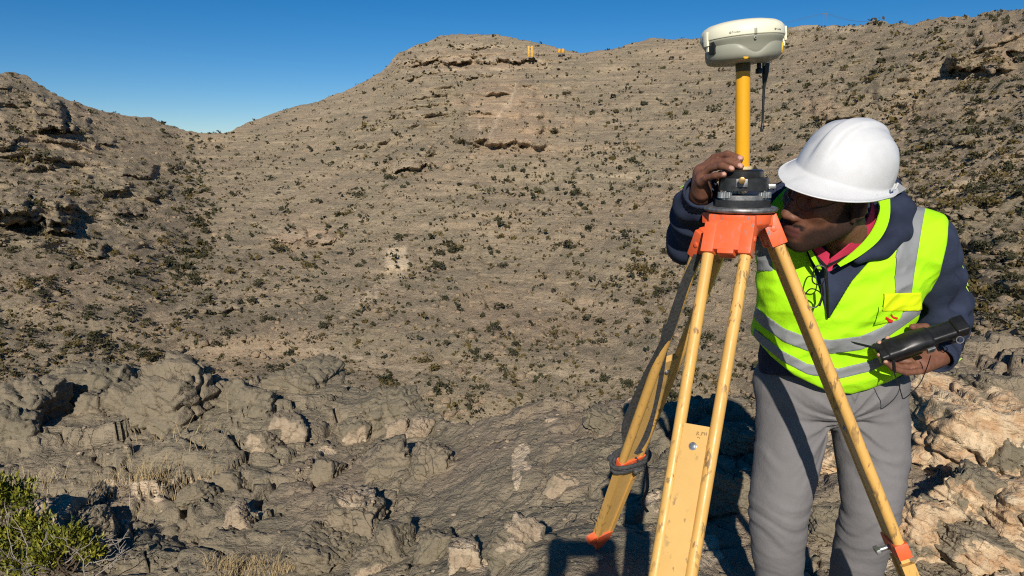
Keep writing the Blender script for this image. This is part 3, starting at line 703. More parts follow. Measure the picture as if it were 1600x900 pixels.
# leafy bush in the lower left corner
def leafy(name, base, crown, nleaf, leaf, label, seed, twigs=7, bare=0):
    r = np.random.RandomState(seed); root = empty(name, base, label, 'bush', 'leafy bushes in the corner')
    base = Vector(base); bm = bmesh.new(); twl = []; tips = []
    for (c, rad) in crown:
        c = Vector(c)
        for k in range(twigs):
            u = Vector(r.normal(size=3)); u.z = abs(u.z); u.normalize(); tip = c + u * rad * 0.8
            mid = base.lerp(tip, .5) + Vector(r.normal(size=3) * 0.05)
            add_tube(bm, bez([base + Vector(r.normal(size=3) * .02), mid, tip], 5), [.006 - .0004 * q for q in range(11)], 5); tips.append((tip, rad))
    for k in range(bare):
        bmb = bmesh.new(); a = base + Vector((r.uniform(-.3, .5), r.uniform(-.3, .1), .05)); u = Vector((r.uniform(-.6, 1), r.uniform(-.6, .2), r.uniform(.3, 1))).normalized()
        pts = [a + u * (.05 * q) + Vector(r.normal(size=3) * .010) for q in range(7)]
        add_tube(bmb, pts, [.0035 - .0004 * q for q in range(7)], 5)
        for q in (2, 3, 4, 5):
            w = (u + Vector(r.normal(size=3) * .8)).normalized(); add_tube(bmb, [pts[q] + w * (.03 * e) + Vector(r.normal(size=3) * .008) for e in range(4)], [.002, .0017, .0013, .0008], 4)
        twl.append(mesh_bm('bare_twig', bmb))
    obj('stem', mesh_bm('stem', bm), M_BARK, root)
    for tw in twl: obj('bare_twig', tw, M_TWIG, root)
    Vs = []; tn = []
    per = nleaf // len(crown)
    for (c, rad) in crown:
        nb = max(6, per // 14); cu = r.normal(size=(nb, 3)); cu /= np.linalg.norm(cu, axis=1)[:, None]; cu[:, 2] = cu[:, 2] * .8 + .25
        cp = np.array(c) + cu * (rad * r.uniform(.35, 1.0, nb))[:, None]
        for q in range(nb):
            n = 14; d = cu[q] * .5 + np.array([0, 0, .7]) + r.normal(size=(n, 3)) * .55; d /= np.linalg.norm(d, axis=1)[:, None]
            s = r.normal(size=(n, 3)); s = np.cross(s, d); s /= np.linalg.norm(s, axis=1)[:, None]; nn = np.cross(d, s)
            L = leaf * r.uniform(.65, 1.2, n)[:, None]; W = L * .16
            p0 = cp[q] + r.normal(size=(n, 3)) * .018 - d * L * .2
            Vs.append(np.stack([p0, p0 + d * L * .5 + s * W + nn * W * .5, p0 + d * L, p0 + d * L * .5 - s * W + nn * W * .5, p0 + d * L * .5], 1)); tn.append(np.clip(r.normal(.5, .22) + r.normal(size=n) * .15, 0, 1))
    V = np.concatenate(Vs).reshape(-1, 3); n = len(V) // 5; i = np.arange(n)[:, None] * 5
    F = np.concatenate([i + np.array([[0, 1, 2]]), i + np.array([[0, 2, 3]])])
    me = mesh_np('foliage', V - 0, F); vattr(me, 'tint', np.repeat(np.concatenate(tn), 5)); obj('foliage', me, M_LEAF, root, smooth=False)
    return root
M_BARK = plain('bark', (0.10, 0.075, 0.05), 0.9); M_TWIG = plain('dry_twig', (0.30, 0.26, 0.22), 0.9)
M_LEAF = leaf_mat('leaf_green', ((0.055, 0.080, 0.010), (0.30, 0.275, 0.030)), rough=0.42)
b1 = on_ground(20, 880); b2 = on_ground(105, 898)
def bp(b, px, py, dy=0.0): return tuple(P(px, py, b.y + dy))
leafy('leafy_bush', tuple(b1), [(bp(b1, 20, 785, .05), .13), (bp(b1, 44, 826), .10), (bp(b1, -60, 800), .22), (bp(b1, 10, 850, -.05), .12), (bp(b1, -20, 770), .12)], 3000, .045, 'green leafy bush at the left edge of the picture', 3, 5, 8)
leafy('leafy_bush', tuple(b2), [(bp(b2, 112, 842), .075), (bp(b2, 78, 872), .085), (bp(b2, 138, 866), .06), (bp(b2, 70, 842, .1), .06), (bp(b2, 30, 895), .10)], 2200, .042, 'low green bush with bare twigs in the bottom left corner', 4, 5, 9)
# dry grass
M_STRAW = leaf_mat('straw', ((0.20, 0.14, 0.07), (0.50, 0.38, 0.20)), rough=0.8)
def tuft(px, py, n, hgt, spread, label, seed):
    r = np.random.RandomState(seed); g = on_ground(px, py); n = int(n)
    p = np.stack([r.normal(size=n) * spread, r.normal(size=n) * spread * .6, np.zeros(n)], -1)
    p[:, 2] = ground_h(g.x + p[:, 0], g.y + p[:, 1]) - g.z
    d = np.stack([r.normal(size=n) * .32, r.normal(size=n) * .32, np.ones(n)], -1); L = (hgt * r.uniform(.4, 1.1, n))[:, None]; s = np.stack([np.ones(n), r.normal(size=n) * .3, np.zeros(n)], -1) * .0011 * (g.y / 4)
    b = d * np.array([1.9, 1.9, .8])
    V = np.stack([p - s, p + s, p + d * L * .55 + s * .8, p + d * L * .55 - s * .8, p + b * L], 1).reshape(-1, 3); i = np.arange(n)[:, None] * 5
    F = np.concatenate([i + np.array([[0, 1, 2]]), i + np.array([[0, 2, 3]]), i + np.array([[3, 2, 4]])])
    me = mesh_np('dry_grass', V, F); vattr(me, 'tint', np.repeat(r.rand(n), 5)); o = obj('dry_grass', me, M_STRAW, smooth=False); o.location = g
    tag(o, label, 'grass', 'dry grass tufts')
for k, (px, py, n, h, sp, lab) in enumerate([(375, 898, 420, .075, .11, 'wide tuft of pale dry grass at the bottom edge'), (445, 896, 200, .06, .06, 'small dry grass tuft right of the wide one at the bottom edge'), (240, 748, 150, .20, .12, 'tall thin dry grass on the shelf left of centre'), (215, 760, 90, .12, .2, 'sparse dry grass below the tall thin grass'), (70, 765, 40, .2, .1, 'few dry stalks behind the leafy bush'),
                                            (165, 770, 120, .07, .16, 'reddish dry grass mat on the pink earth'), (320, 745, 60, .1, .14, 'dry grass beside the low grey rock'), (300, 690, 40, .2, .2, 'dry stalks below the domed boulder')]):
    tuft(px, py, n, h, sp, lab, 40 + k)
# ================================================================== TRIPOD, LEVELLING BASE, POLE AND RECEIVER
def worn_paint(name, col, chip, amount=0.62, scale=22, rough=0.42, dirt=(0.30, 0.20, 0.08)):
    t = NT(name); v = t.coord('Object'); n = t.noise(v, scale, 6, 0.7); n2 = t.noise(v, scale * 0.35, 3, 0.6)
    vs = t.coord('Object', (1, 1, 0.22)); ns = t.noise(vs, scale * 2.6, 4, 0.6)
    c = t.mix(t.ramp(n2, 0.3, 0.75), col, tuple(min(1, x * 1.12) for x in col))
    c = t.mix(t.ramp(n2, 0.6, 0.8, 0, 0.45), c, dirt)
    m = t.math('MULTIPLY', t.ramp(ns, amount, amount + 0.05), t.ramp(n2, 0.40, 0.60))
    c = t.mix(m, c, chip)
    return t.fin(c, t.ramp(n, 0.3, 0.7, rough * 0.8, rough * 1.3), t.bump(n, 0.15, 0.001), spec=0.4)
M_YEL = worn_paint('yellow_wood_paint', (0.62, 0.355, 0.095), (0.25, 0.15, 0.06), 0.565, 30)
M_YEL2 = worn_paint('yellow_board_paint', (0.60, 0.365, 0.115), (0.34, 0.22, 0.09), 0.59, 18)
M_ORG = worn_paint('orange_paint', (0.72, 0.115, 0.035), (0.22, 0.20, 0.19), 0.575, 36)
M_STEEL = plain('steel', (0.38, 0.38, 0.37), 0.38, 0.3, 60, 0.1, 0.85)
M_PLATE = plain('worn_aluminium_plate', (0.22, 0.22, 0.22), 0.5, 0.35, 50, 0.2, 0.7)
M_BLKP = plain('black_plastic', (0.012, 0.012, 0.013), 0.36, 0.25, 40, 0.05, 0, 0.35)
M_BLKM = plain('black_enamel', (0.016, 0.016, 0.017), 0.34, 0.3, 60, 0.08, 0, 0.5)
M_BRASS = plain('brass', (0.42, 0.25, 0.09), 0.35, 0.2, 60, 0, 0.9)
M_POLE = worn_paint('yellow_pole_paint', (0.66, 0.315, 0.006), (0.45, 0.24, 0.02), 0.72, 14, 0.3)
M_CREAM = plain('cream_plastic', (0.78, 0.75, 0.57), 0.40, 0.04, 8)
M_GREY = plain('grey_green_plastic', (0.30, 0.30, 0.235), 0.45, 0.06, 10)
M_STRAP = plain('grey_webbing', (0.055, 0.056, 0.056), 0.85, 0.35, 120, 0.5)
M_BUT = plain('yellow_button', (0.82, 0.46, 0.03), 0.45, 0.05)
M_INK = plain('blue_black_print', (0.012, 0.022, 0.05), 0.6, 0.1)

TC = P(1157, 324, 1.75)                          # centre of the tripod plate
tripod = empty('survey_tripod', (TC.x, TC.y, gz_at(TC.x, TC.y)), 'yellow wooden survey tripod with orange head and worn paint', 'tripod')
def wp(root, name, me, mat, label=None):
    o = obj(name, me, mat, None); o.parent = root
    q = root; off = Vector((0, 0, 0))
    while q is not None: off += q.location; q = q.parent
    o.matrix_parent_inverse = Matrix.Translation(off).inverted() if root.parent is None else Matrix.Translation(off).inverted()
    if label: o['label'] = label
    return o
UPZ = Vector((0, 0, 1))
# plate and head casting
bm = bmesh.new()
add_lathe(bm, [(0, -.010), (.074, -.010), (.081, -.007), (.083, -.003), (.082, .001), (.077, .003), (0, .003)], Matrix.Translation(TC), 56)
wp(tripod, 'head_plate', mesh_bm('head_plate', bm), M_PLATE)
legs_def = [
    # top hinge, point further down the leg, orientation of the two rods, py of the board's top, py of the clamp
    dict(top=P(1139, 376, 1.685), low=P(1051, 900, 1.40), bt=665, ct=None, lab='front leg with a broad yellow board between its rods'),
    dict(top=P(1114, 378, 1.815), low=P(932, 858, 2.55), bt=560, ct=713, lab='rear leg with a strap tied round its clamp'),
    dict(top=P(1203, 362, 1.765), low=P(1420, 900, 1.615), bt=640, ct=838, lab='right leg crossing in front of the man'),
]
bm = bmesh.new()
hc = TC + Vector((0, 0, -.012))
add_lathe(bm, [(0, -.055), (.040, -.055), (.050, -.04), (.072, -.022), (.074, 0), (0, 0)], Matrix.Translation(hc), 24)
for L in legs_def:
    rad = Vector((L['top'].x - TC.x, L['top'].y - TC.y, 0)).normalized(); L['rad'] = rad; L['tan'] = Vector((-rad.y, rad.x, 0)) if L is not legs_def[2] else Vector((.08, .997, 0))
M3 = {}
for i, L in enumerate(legs_def):
    ax = (L['low'] - L['top']).normalized(); rot = frame(-ax, L['tan'])
    # shoulder block cast onto the head for this leg
    c = hc + L['rad'] * .050 + Vector((0, 0, -.0135)); add_box(bm, c, (.104, .036, .026), frame(UPZ, L['tan']))
me = mesh_bm('head', bm, .0035); wp(tripod, 'head', me, M_ORG)

def py_at(a, u, py):
    lo, hi = 0.0, 2.2
    for _ in range(50):
        m = (lo + hi) / 2
        if to_px(a + u * m)[1] < py: lo = m
        else: hi = m
    return lo
for i, L in enumerate(legs_def):
    top = L['top']; u = (L['low'] - top).normalized(); tan = L['tan']; tan = (tan - u * tan.dot(u)).normalized(); n = tan.cross(u)
    # foot on the ground
    if i == 1: Ln = (L['low'] - top).length
    else:
        Ln = 0.8
        while (top + u * Ln).z > gz_at(*(top + u * Ln).xy) + 0.0 and Ln < 2.0: Ln += 0.01
    tb = py_at(top, u, L['bt']); tcp = py_at(top, u, L['ct']) if L['ct'] else Ln * 0.66
    w0, w1 = .083, .068
    def wid(t): return w0 + (w1 - w0) * min(1, t / tcp)
    leg = bpy.data.objects.new('leg', None); COL.objects.link(leg); leg.parent = tripod; leg['label'] = L['lab']; leg.empty_display_size = .05
    def part(name, bm, mat, bev=0.0, label=None): return wp(leg, name, mesh_bm(name, bm, bev), mat, label)
    # hinge casting: cheeks holding the two rods
    bm = bmesh.new(); rot = frame(-u, tan)
    add_box(bm, top - u * .008, (w0 + .010, .034, .070), rot)
    for s in (-1, 1):
        add_box(bm, top + tan * s * (w0 / 2) - u * .002, (.028, .036, .072), rot)
    if i == 0: add_box(bm, top + u * .029 - n * (.0 if n.y < 0 else 0) , (.036, .034, .014), rot)
    add_cyl(bm, top - tan * (w0 / 2 + .017) - u * .006, top + tan * (w0 / 2 + .017) - u * .006, .007, seg=12)
    part('hinge', bm, M_ORG, .003)
    # rods
    for s in (-1, 1):
        bm = bmesh.new(); a = top + u * .035; b = top + u * (tcp + .03); nseg = 6
        pa = a + tan * s * wid(.03) / 2; pb = b + tan * s * wid(tcp) / 2
        add_cyl(bm, pa, pb, .0142 if i == 1 else .0130, .0135 if i == 1 else .0124, 18)
        part('rod', bm, M_YEL, .0)
    # sliding board
    bm = bmesh.new()
    t0, t1 = tb, Ln - .115
    for (wa, wb, th, off) in ((wid(tb) - .022, .040, .019, 0),):
        va = []
        for t, w in ((t0, wa), (tcp + .05, wid(tcp) - .014), (t1, wb)):
            c = top + u * t
            va.append([bm.verts.new(c + tan * a * w / 2 + n * b * th / 2) for a, b in ((-1, -1), (1, -1), (1, 1), (-1, 1))])
        for A, B in zip(va, va[1:]):
            for k in range(4): bm.faces.new((A[k], A[(k + 1) % 4], B[(k + 1) % 4], B[k]))
        bm.faces.new(va[0][::-1]); bm.faces.new(va[-1])
    part('board', bm, M_YEL2, .0015)
    # side battens along the lower board, with a fine groove between
    for s in (-1, 1):
        bm = bmesh.new(); va = []
        for t, w in ((tcp + .055, wid(tcp) - .002), (t1 + .004, .050)):
            c = top + u * t + tan * s * (w / 2)
            va.append([bm.verts.new(c + tan * a * .008 + n * b * .0145) for a, b in ((-1, -1), (1, -1), (1, 1), (-1, 1))])
        for k in range(4): bm.faces.new((va[0][k], va[0][(k + 1) % 4], va[1][(k + 1) % 4], va[1][k]))
        bm.faces.new(va[0][::-1]); bm.faces.new(va[-1])
        part('batten', bm, M_YEL, .003)
    # clamp
    bm = bmesh.new(); c = top + u * (tcp + .02)
    add_box(bm, c, (wid(tcp) + .030, .031, .036), rot); part('clamp', bm, M_ORG, .004)
    bm = bmesh.new(); add_cyl(bm, c + n * .016, c + n * .042, .006, seg=12); add_box(bm, c + n * .044, (.030, .010, .012), rot)
    part('clamp_screw', bm, M_STEEL, .001)
    # bolt on the board
    bm = bmesh.new(); sgn = -1 if (top + u * tb - n * .0105 - cam.location).length < (top + u * tb + n * .0105 - cam.location).length else 1
    c = top + u * (tb + .045) + n * sgn * .0105
    add_cyl(bm, c - n * sgn * .004, c + n * sgn * .0015, .0085, seg=20); add_cyl(bm, c, c + n * sgn * .004, .0055, seg=6)
    part('bolt', bm, M_STEEL, .0006)
    # foot shoe with a step tab
    bm = bmesh.new(); c = top + u * (Ln - .115)
    vs = []
    for t, w, d in ((-.012, .062, .032), (.035, .056, .030), (.085, .034, .022), (.118, .008, .006)):
        q = c + u * t; vs.append([bm.verts.new(q + tan * a * w / 2 + n * b * d / 2) for a, b in ((-1, -1), (1, -1), (1, 1), (-1, 1))])
    for A, B in zip(vs, vs[1:]):
        for k in range(4): bm.faces.new((A[k], A[(k + 1) % 4], B[(k + 1) % 4], B[k]))
    bm.faces.new(vs[0][::-1]); bm.faces.new(vs[-1])
    part('foot', bm, M_ORG, .003)
    bm = bmesh.new(); sd = 1 if (tan.x < 0) else -1
    Mx = Matrix.Translation(c + tan * sd * .030 + u * .022 - n * .012) @ frame(n, tan * sd).to_4x4()
    add_prism(bm, [(0, -.03), (.030, -.024), (.034, -.006), (.004, .026)], .024, Mx); part('step_tab', bm, M_ORG, .002)
    L.update(u=u, tanv=tan, n=n, tcp=tcp, tb=tb, Ln=Ln, obj=leg, wid=wid, sgn=sgn)
# faded pencil marks near the top of the front board
L = legs_def[0]; bm = bmesh.new()
o0 = L['top'] + L['u'] * (L['tb'] + .012) + L['n'] * L['sgn'] * .0109
tx = L['tanv'] * (1 if L['tanv'].x > 0 else -1)
def mark(pts):
    add_tube(bm, [o0 + L['u'] * b * .001 + tx * a * .001 for a, b in pts], .0006, 4)
for pts in ([(4, 2), (4, 9)], [(4, 2), (8, 3), (5, 5), (9, 7), (4, 9)], [(11, 8), (12, 8)], [(14, 1), (14, 8)], [(14, 1), (18, 2), (17, 4), (14, 5)], [(20, 0), (20, 7)], [(20, 4), (24, 3)], [(24, 0), (24, 7)], [(6, 14), (9, 12), (12, 15)]):
    mark(pts)
wp(L['obj'], 'pencil_mark', mesh_bm('pencil_mark', bm), plain('pencil', (0.22, 0.15, 0.08), .8))
# carrying strap tied along the rear leg
L = legs_def[1]
def lp(t, a=0.0, b=0.0): return L['top'] + L['u'] * t + L['tanv'] * a + L['n'] * b
sx = 1 if L['tanv'].x < 0 else -1
bm = bmesh.new()
path = bez([P(1090, 398, 1.78), P(1068, 450, 1.83), P(1043, 524, 1.93), P(1015, 580, 2.03), P(991, 632, 2.12), P(979, 662, 2.17), P(978, 686, 2.21), P(984, 704, 2.235)], 7)
add_ribbon(bm, path, [Vector((.80, -.1, .55))] * len(path), [.020 + .012 * math.sin(math.pi * min(1, k / len(path) * 1.1)) for k in range(len(path))], .004)
path = bez([P(1044, 506, 1.92), P(1035, 553, 1.98), P(1028, 600, 2.06), P(1018, 645, 2.14), P(1008, 682, 2.20), P(992, 708, 2.235)], 7)
add_ribbon(bm, path, [Vector((.95, -.1, .25))] * len(path), .024, .004)
cc = L['top'] + L['u'] * (L['tcp'] + .012)
for k, (dt, rr_) in enumerate(((0.0, .004), (.012, .0035), (-.008, .004))):
    ring = [cc + L['u'] * (dt + .01 * math.sin(q * 2 + k)) + L['tanv'] * math.cos(q) * (.064 + .004 * k) + L['n'] * math.sin(q) * (.030 + .003 * k) for q in np.linspace(0, 2 * math.pi, 22)[:-1]]
    add_tube(bm, ring, rr_ * 1.6, 6, True)
add_ribbon(bm, bez([P(960, 712, 2.27), P(972, 704, 2.26), P(992, 706, 2.25), P(1006, 700, 2.25)], 4), [Vector((.2, -.3, 1))] * 13, .020, .006)
add_ribbon(bm, bez([P(985, 712, 2.25), P(990, 728, 2.26), P(992, 742, 2.27)], 4), [Vector((1, 0, .3))] * 9, .009, .003)
add_ribbon(bm, bez([P(988, 708, 2.25), P(998, 722, 2.26), P(1006, 733, 2.27)], 4), [Vector((1, 0, .3))] * 9, .008, .003)
add_ribbon(bm, bez([P(1008, 715, 2.30), P(1012, 760, 2.30), P(1004, 785, 2.34), P(1012, 800, 2.36)], 5), [Vector((1, 0, .1))] * 16, .010, .003)
wp(tripod, 'carrying_strap', mesh_bm('carrying_strap', bm, .0, auto=True), M_STRAP, 'grey webbing strap tied around the rear leg')
bm = bmesh.new(); bmesh.ops.create_icosphere(bm, subdivisions=2, radius=.016, matrix=Matrix.Translation(P(957, 716, 2.26)) @ Matrix.Diagonal((1.1, .8, .8, 1)))
wp(tripod, 'strap_buckle', mesh_bm('strap_buckle', bm), M_STRAP)

# ---- levelling base (tribrach)
TB = TC + Vector((0, 0, .0035))
tribrach = empty('levelling_base', TB, 'black round levelling base with three foot screws on the tripod head', 'levelling base')
def rtri(r, k, ph, seg=48):
    out = []
    for q in range(seg):
        a = 2 * math.pi * q / seg; rr_ = r * (1 + k * math.cos(3 * (a - ph))); out.append((rr_ * math.cos(a), rr_ * math.sin(a)))
    return out
PH = R(210)
bm = bmesh.new(); add_prism(bm, rtri(.060, .12, PH), .015, Matrix.Translation(TB)); wp(tribrach, 'base_plate', mesh_bm('base_plate', bm, .002), M_BLKM)
bm = bmesh.new(); add_prism(bm, rtri(.050, .1, PH), .010, Matrix.Translation(TB + UPZ * .0152)); wp(tribrach, 'spring_plate', mesh_bm('spring_plate', bm, .001), M_PLATE)
for k in range(3):
    a = PH + 2 * math.pi * k / 3; c = TB + Vector((math.cos(a), math.sin(a), 0)) * .051
    bm = bmesh.new(); pts = []
    for q in range(40):
        rr_ = .0145 + (.0013 if q % 2 else 0); pts.append((rr_ * math.cos(q * math.pi / 20), rr_ * math.sin(q * math.pi / 20)))
    add_prism(bm, pts, .013, Matrix.Translation(c + UPZ * .020)); add_cyl(bm, c + UPZ * .0153, c + UPZ * .048, .006, seg=14)
    wp(tribrach, 'foot_screw', mesh_bm('foot_screw', bm), M_STEEL)
bm = bmesh.new(); add_prism(bm, rtri(.053, .13, PH), .028, Matrix.Translation(TB + UPZ * .036)); wp(tribrach, 'body', mesh_bm('body', bm, .004, 3), M_BLKM)
bm = bmesh.new(); add_lathe(bm, [(0, .064), (.047, .064), (.0475, .066), (.0475, .079), (.044, .082), (.040, .083), (0, .083)], Matrix.Translation(TB), 44); wp(tribrach, 'top_ring', mesh_bm('top_ring', bm), M_BLKM)
bm = bmesh.new(); a = Vector((-.30, -1, 0)).normalized(); c = TB + a * .050 + UPZ * .060
add_box(bm, c - a * .004 - UPZ * .006, (.026, .014, .018), frame(UPZ, Vector((-a.y, a.x, 0)))); wp(tribrach, 'screw_seat', mesh_bm('screw_seat', bm, .002), M_PLATE)
bm = bmesh.new(); add_cyl(bm, c, c + a * .016, .0065, seg=18); add_cyl(bm, c + a * .016, c + a * .021, .0075, seg=18); wp(tribrach, 'lock_screw', mesh_bm('lock_screw', bm, .0008), M_BRASS)
bm = bmesh.new(); a3 = Vector((1, -.2, 0)).normalized(); c3 = TB + a3 * .062 + UPZ * .045; add_box(bm, c3, (.026, .012, .010), frame(UPZ, a3)); wp(tribrach, 'level_vial', mesh_bm('level_vial', bm, .002), M_STEEL)

# ---- pole
PB = TB + UPZ * .083; PT = P(1161, 99, 1.752)
pole_ax = (PT - PB).normalized()
pole = empty('receiver_pole', PB, 'bright yellow round pole standing on the black levelling base', 'pole')
bm = bmesh.new(); add_cyl(bm, PB, PT - pole_ax * .018, .0158, seg=32); wp(pole, 'tube', mesh_bm('tube', bm), M_POLE)
bm = bmesh.new(); add_cyl(bm, PT - pole_ax * .018, PT - pole_ax * .001, .0162, seg=32); wp(pole, 'top_shade_band', mesh_bm('top_shade_band', bm, .001), plain('painted_pole_shade', (.10, .075, .03), .5))  # dark sleeve: the receiver's shadow on the pole top, put in as colour
bm = bmesh.new(); add_cyl(bm, PB - pole_ax * .001, PB + pole_ax * .006, .021, seg=32); wp(pole, 'base_collar', mesh_bm('base_collar', bm, .001), plain('pale_collar', (.55, .45, .25), .5))

# ---- receiver
rec_z = (pole_ax + Vector((-.035, 0, 0))).normalized()
RM = Matrix.Translation(PT) @ frame(rec_z, (1, 0, 0)).to_4x4() @ Matrix.Diagonal((.955, .955, .93, 1))
receiver = empty('satellite_receiver', PT, 'cream and grey disc-shaped satellite receiver on top of the yellow pole', 'receiver')
def lathe_mod(prof, mod, seg=120):
    bm = bmesh.new(); rings = []
    for r, z in prof:
        rings.append([bm.verts.new(RM @ Vector((r * mod(2 * math.pi * k / seg, z)[0] * math.cos(2 * math.pi * k / seg), r * mod(2 * math.pi * k / seg, z)[0] * math.sin(2 * math.pi * k / seg), z + mod(2 * math.pi * k / seg, z)[1]))) for k in range(seg)])
    for A, B in zip(rings, rings[1:]):
        for k in range(seg): bm.faces.new((A[k], A[(k + 1) % seg], B[(k + 1) % seg], B[k]))
    bm.faces.new(rings[0][::-1]); bm.faces.new(rings[-1]); return bm
def gs(a, a0, w): d = (a - a0 + math.pi) % (2 * math.pi) - math.pi; return math.exp(-(d / w) ** 2)
def lowmod(a, z):
    v = gs(a, R(268), .34) + gs(a, R(28), .34) + gs(a, R(148), .34)      # three waists scooped up under the rim
    lob = 1 - v
    k = sstep(.052, .030, np.array(z)) * sstep(-.002, .006, np.array(z) + .002)
    return (1 - 0.20 * float(k) * v, 0.0)
wp(receiver, 'lower_shell', mesh_bm('lower_shell', lathe_mod([(.030, .006), (.066, .006), (.073, .012), (.0785, .022), (.0815, .030), (.0845, .037), (.0885, .044), (.0915, .0495), (.0925, .053)], lambda a, z: (1, 0)), auto=False), M_GREY)
def wave(a): return gs(a, R(274), .33) + gs(a, R(34), .33) + gs(a, R(154), .33)
bm = bmesh.new(); seg = 150; rings = []
for u_, r_ in ((0, .030), (0, .058), (.03, .068), (.10, .077), (.25, .0835), (.45, .0868), (.70, .0876), (.88, .0872), (.97, .0858), (1.0, .083)):
    ring = []
    for k in range(seg):
        a = 2 * math.pi * k / seg; w_ = wave(a); zt = .040 - .024 * w_; rr_ = r_ * (1 - .045 * w_ * min(1, u_ * 3)); ring.append(bm.verts.new(RM @ Vector((rr_ * math.cos(a), rr_ * math.sin(a), zt * u_))))
    rings.append(ring)
for A, B in zip(rings, rings[1:]):
    for k in range(seg): bm.faces.new((A[k], A[(k + 1) % seg], B[(k + 1) % seg], B[k]))
bm.faces.new(rings[0][::-1]); bm.faces.new(rings[-1]); wp(receiver, 'battery_bowl', mesh_bm('battery_bowl', bm), M_GREY)
wp(receiver, 'upper_shell', mesh_bm('upper_shell', lathe_mod([(.070, .0532), (.0915, .0535), (.0940, .0545), (.0945, .056), (.0942, .068), (.0925, .076), (.0870, .083), (.0780, .0885), (.060, .093), (.035, .096), (.012, .097)], lambda a, z: (1, 0)), auto=False), M_CREAM)
bm = bmesh.new(); add_lathe(bm, [(.0868, .0288), (.0878, .0296), (.0868, .0304)], RM, 90)
def on_rim(ang, z, r): return RM @ Vector((r * math.cos(ang), r * math.sin(ang), z))
for nm, ang, z, r, rad, mt in (('power_button', R(258), .0095, .0785, .0070, M_BUT), ('side_button', R(338), .024, .085, .0125, M_BUT)):
    bm = bmesh.new(); o_ = Vector((math.cos(ang), math.sin(ang), -.15)); nrm = (RM.to_3x3() @ o_).normalized(); c = on_rim(ang, z, r)
    add_lathe(bm, [(0, .0035), (rad * .72, .0035), (rad * .80, .0022), (rad * .9, .0032), (rad, .0022), (rad * 1.02, -.006)], Matrix.Translation(c) @ frame(nrm, (0, 0, 1)).to_4x4(), 28)
    wp(receiver, nm, mesh_bm(nm, bm), mt)
for nm, ang in (('rim_clip', R(196)), ('rim_clip', R(346)), ('rim_clip', R(271))):
    bm = bmesh.new(); rd = (RM.to_3x3() @ Vector((math.cos(ang), math.sin(ang), 0))); tg = rec_z.cross(rd)
    if nm == 'rim_clip' and ang == R(271):
        add_box(bm, on_rim(ang, .060, .0945), (.006, .003, .012), frame(rec_z, tg))
        add_cyl(bm, on_rim(ang, .046, .089), on_rim(ang, .046, .0925), .0035, seg=14)
        wp(receiver, 'latch', mesh_bm('latch', bm, .001), M_GREY)
        bm = bmesh.new(); add_cyl(bm, on_rim(ang, .046, .092), on_rim(ang, .046, .0929), .0018, seg=10); wp(receiver, 'indicator_light', mesh_bm('indicator_light', bm), M_INK)
    else:
        add_box(bm, on_rim(ang, .058, .0940), (.016, .006, .030), frame(rec_z, tg)); add_box(bm, on_rim(ang, .038, .090), (.010, .005, .016), frame(rec_z, tg))
        wp(receiver, nm, mesh_bm(nm, bm, .002), M_CREAM)
bm = bmesh.new(); ang = R(205); rd = RM.to_3x3() @ Vector((math.cos(ang), math.sin(ang), 0)); add_box(bm, on_rim(ang, .040, .087), (.018, .008, .034), frame(rec_z, rec_z.cross(rd))); wp(receiver, 'connector_cover', mesh_bm('connector_cover', bm, .002), M_BLKP)
# printed maker's name on the cream rim
def rim_text(txt, ang0, z, size):
    cu = bpy.data.curves.new('t', 'FONT'); cu.body = txt; cu.size = size; cu.extrude = 0.0; cu.resolution_u = 2
    to = bpy.data.objects.new('t', cu); COL.objects.link(to); bpy.context.view_layer.update()
    me = bpy.data.meshes.new_from_object(to.evaluated_get(bpy.context.evaluated_depsgraph_get())); bpy.data.objects.remove(to)
    bm = bmesh.new(); bm.from_mesh(me)
    bmesh.ops.subdivide_edges(bm, edges=[e for e in bm.edges if e.calc_length() > size * .3], cuts=1)
    for v in bm.verts:
        v.co = on_rim(ang0 + v.co.x / .0948, z + v.co.y, .0949 if z + v.co.y < .068 else .0945)
    bmesh.ops.recalc_face_normals(bm, faces=bm.faces)
    m2 = bpy.data.meshes.new('printed_name'); bm.to_mesh(m2); bm.free(); wp(receiver, 'printed_name', m2, M_INK)
    bm = bmesh.new(); c = on_rim(ang0 - .035, z + size * .36, .0946); rd = (c - on_rim(ang0 - .035, z + size * .36, 0)).normalized()
    add_lathe(bm, [(size * .22, 0), (size * .22, .0006), (size * .36, .0006), (size * .36, 0)], Matrix.Translation(c) @ frame(rd, rec_z).to_4x4(), 16); wp(receiver, 'printed_mark', mesh_bm('printed_mark', bm), M_INK)
rim_text('Trimble', R(240), .0600, .0058); rim_text('Trimble', R(303), .0600, .0058)
# whip antenna under the receiver
bm = bmesh.new(); a = P(1197, 92, 1.79); b = P(1195, 104, 1.79); add_cyl(bm, a, b, .0075, seg=16); wp(receiver, 'antenna_connector', mesh_bm('antenna_connector', bm, .001), M_STEEL)
bm = bmesh.new(); pts = [P(1197, 99, 1.79), P(1196.5, 104, 1.79), P(1196, 112, 1.79), P(1195, 122, 1.79), P(1194, 132, 1.79), P(1193, 150, 1.79), P(1191.4, 190, 1.79), P(1191, 197, 1.79), P(1190.6, 198, 1.79), P(1190.3, 206, 1.79)]
add_tube(bm, pts, [.0082, .0082, .0078, .0062, .0036, .0030, .0026, .0026, .0038, .0038], 14); wp(receiver, 'whip_antenna', mesh_bm('whip_antenna', bm), M_BLKP)
bm = bmesh.new(); add_cyl(bm, P(1186, 107, 1.78), P(1186, 115, 1.78), .008, seg=14); add_cyl(bm, P(1186, 99, 1.78), P(1186, 108, 1.78), .005, seg=12); wp(receiver, 'cable_port', mesh_bm('cable_port', bm, .001), M_BLKP)
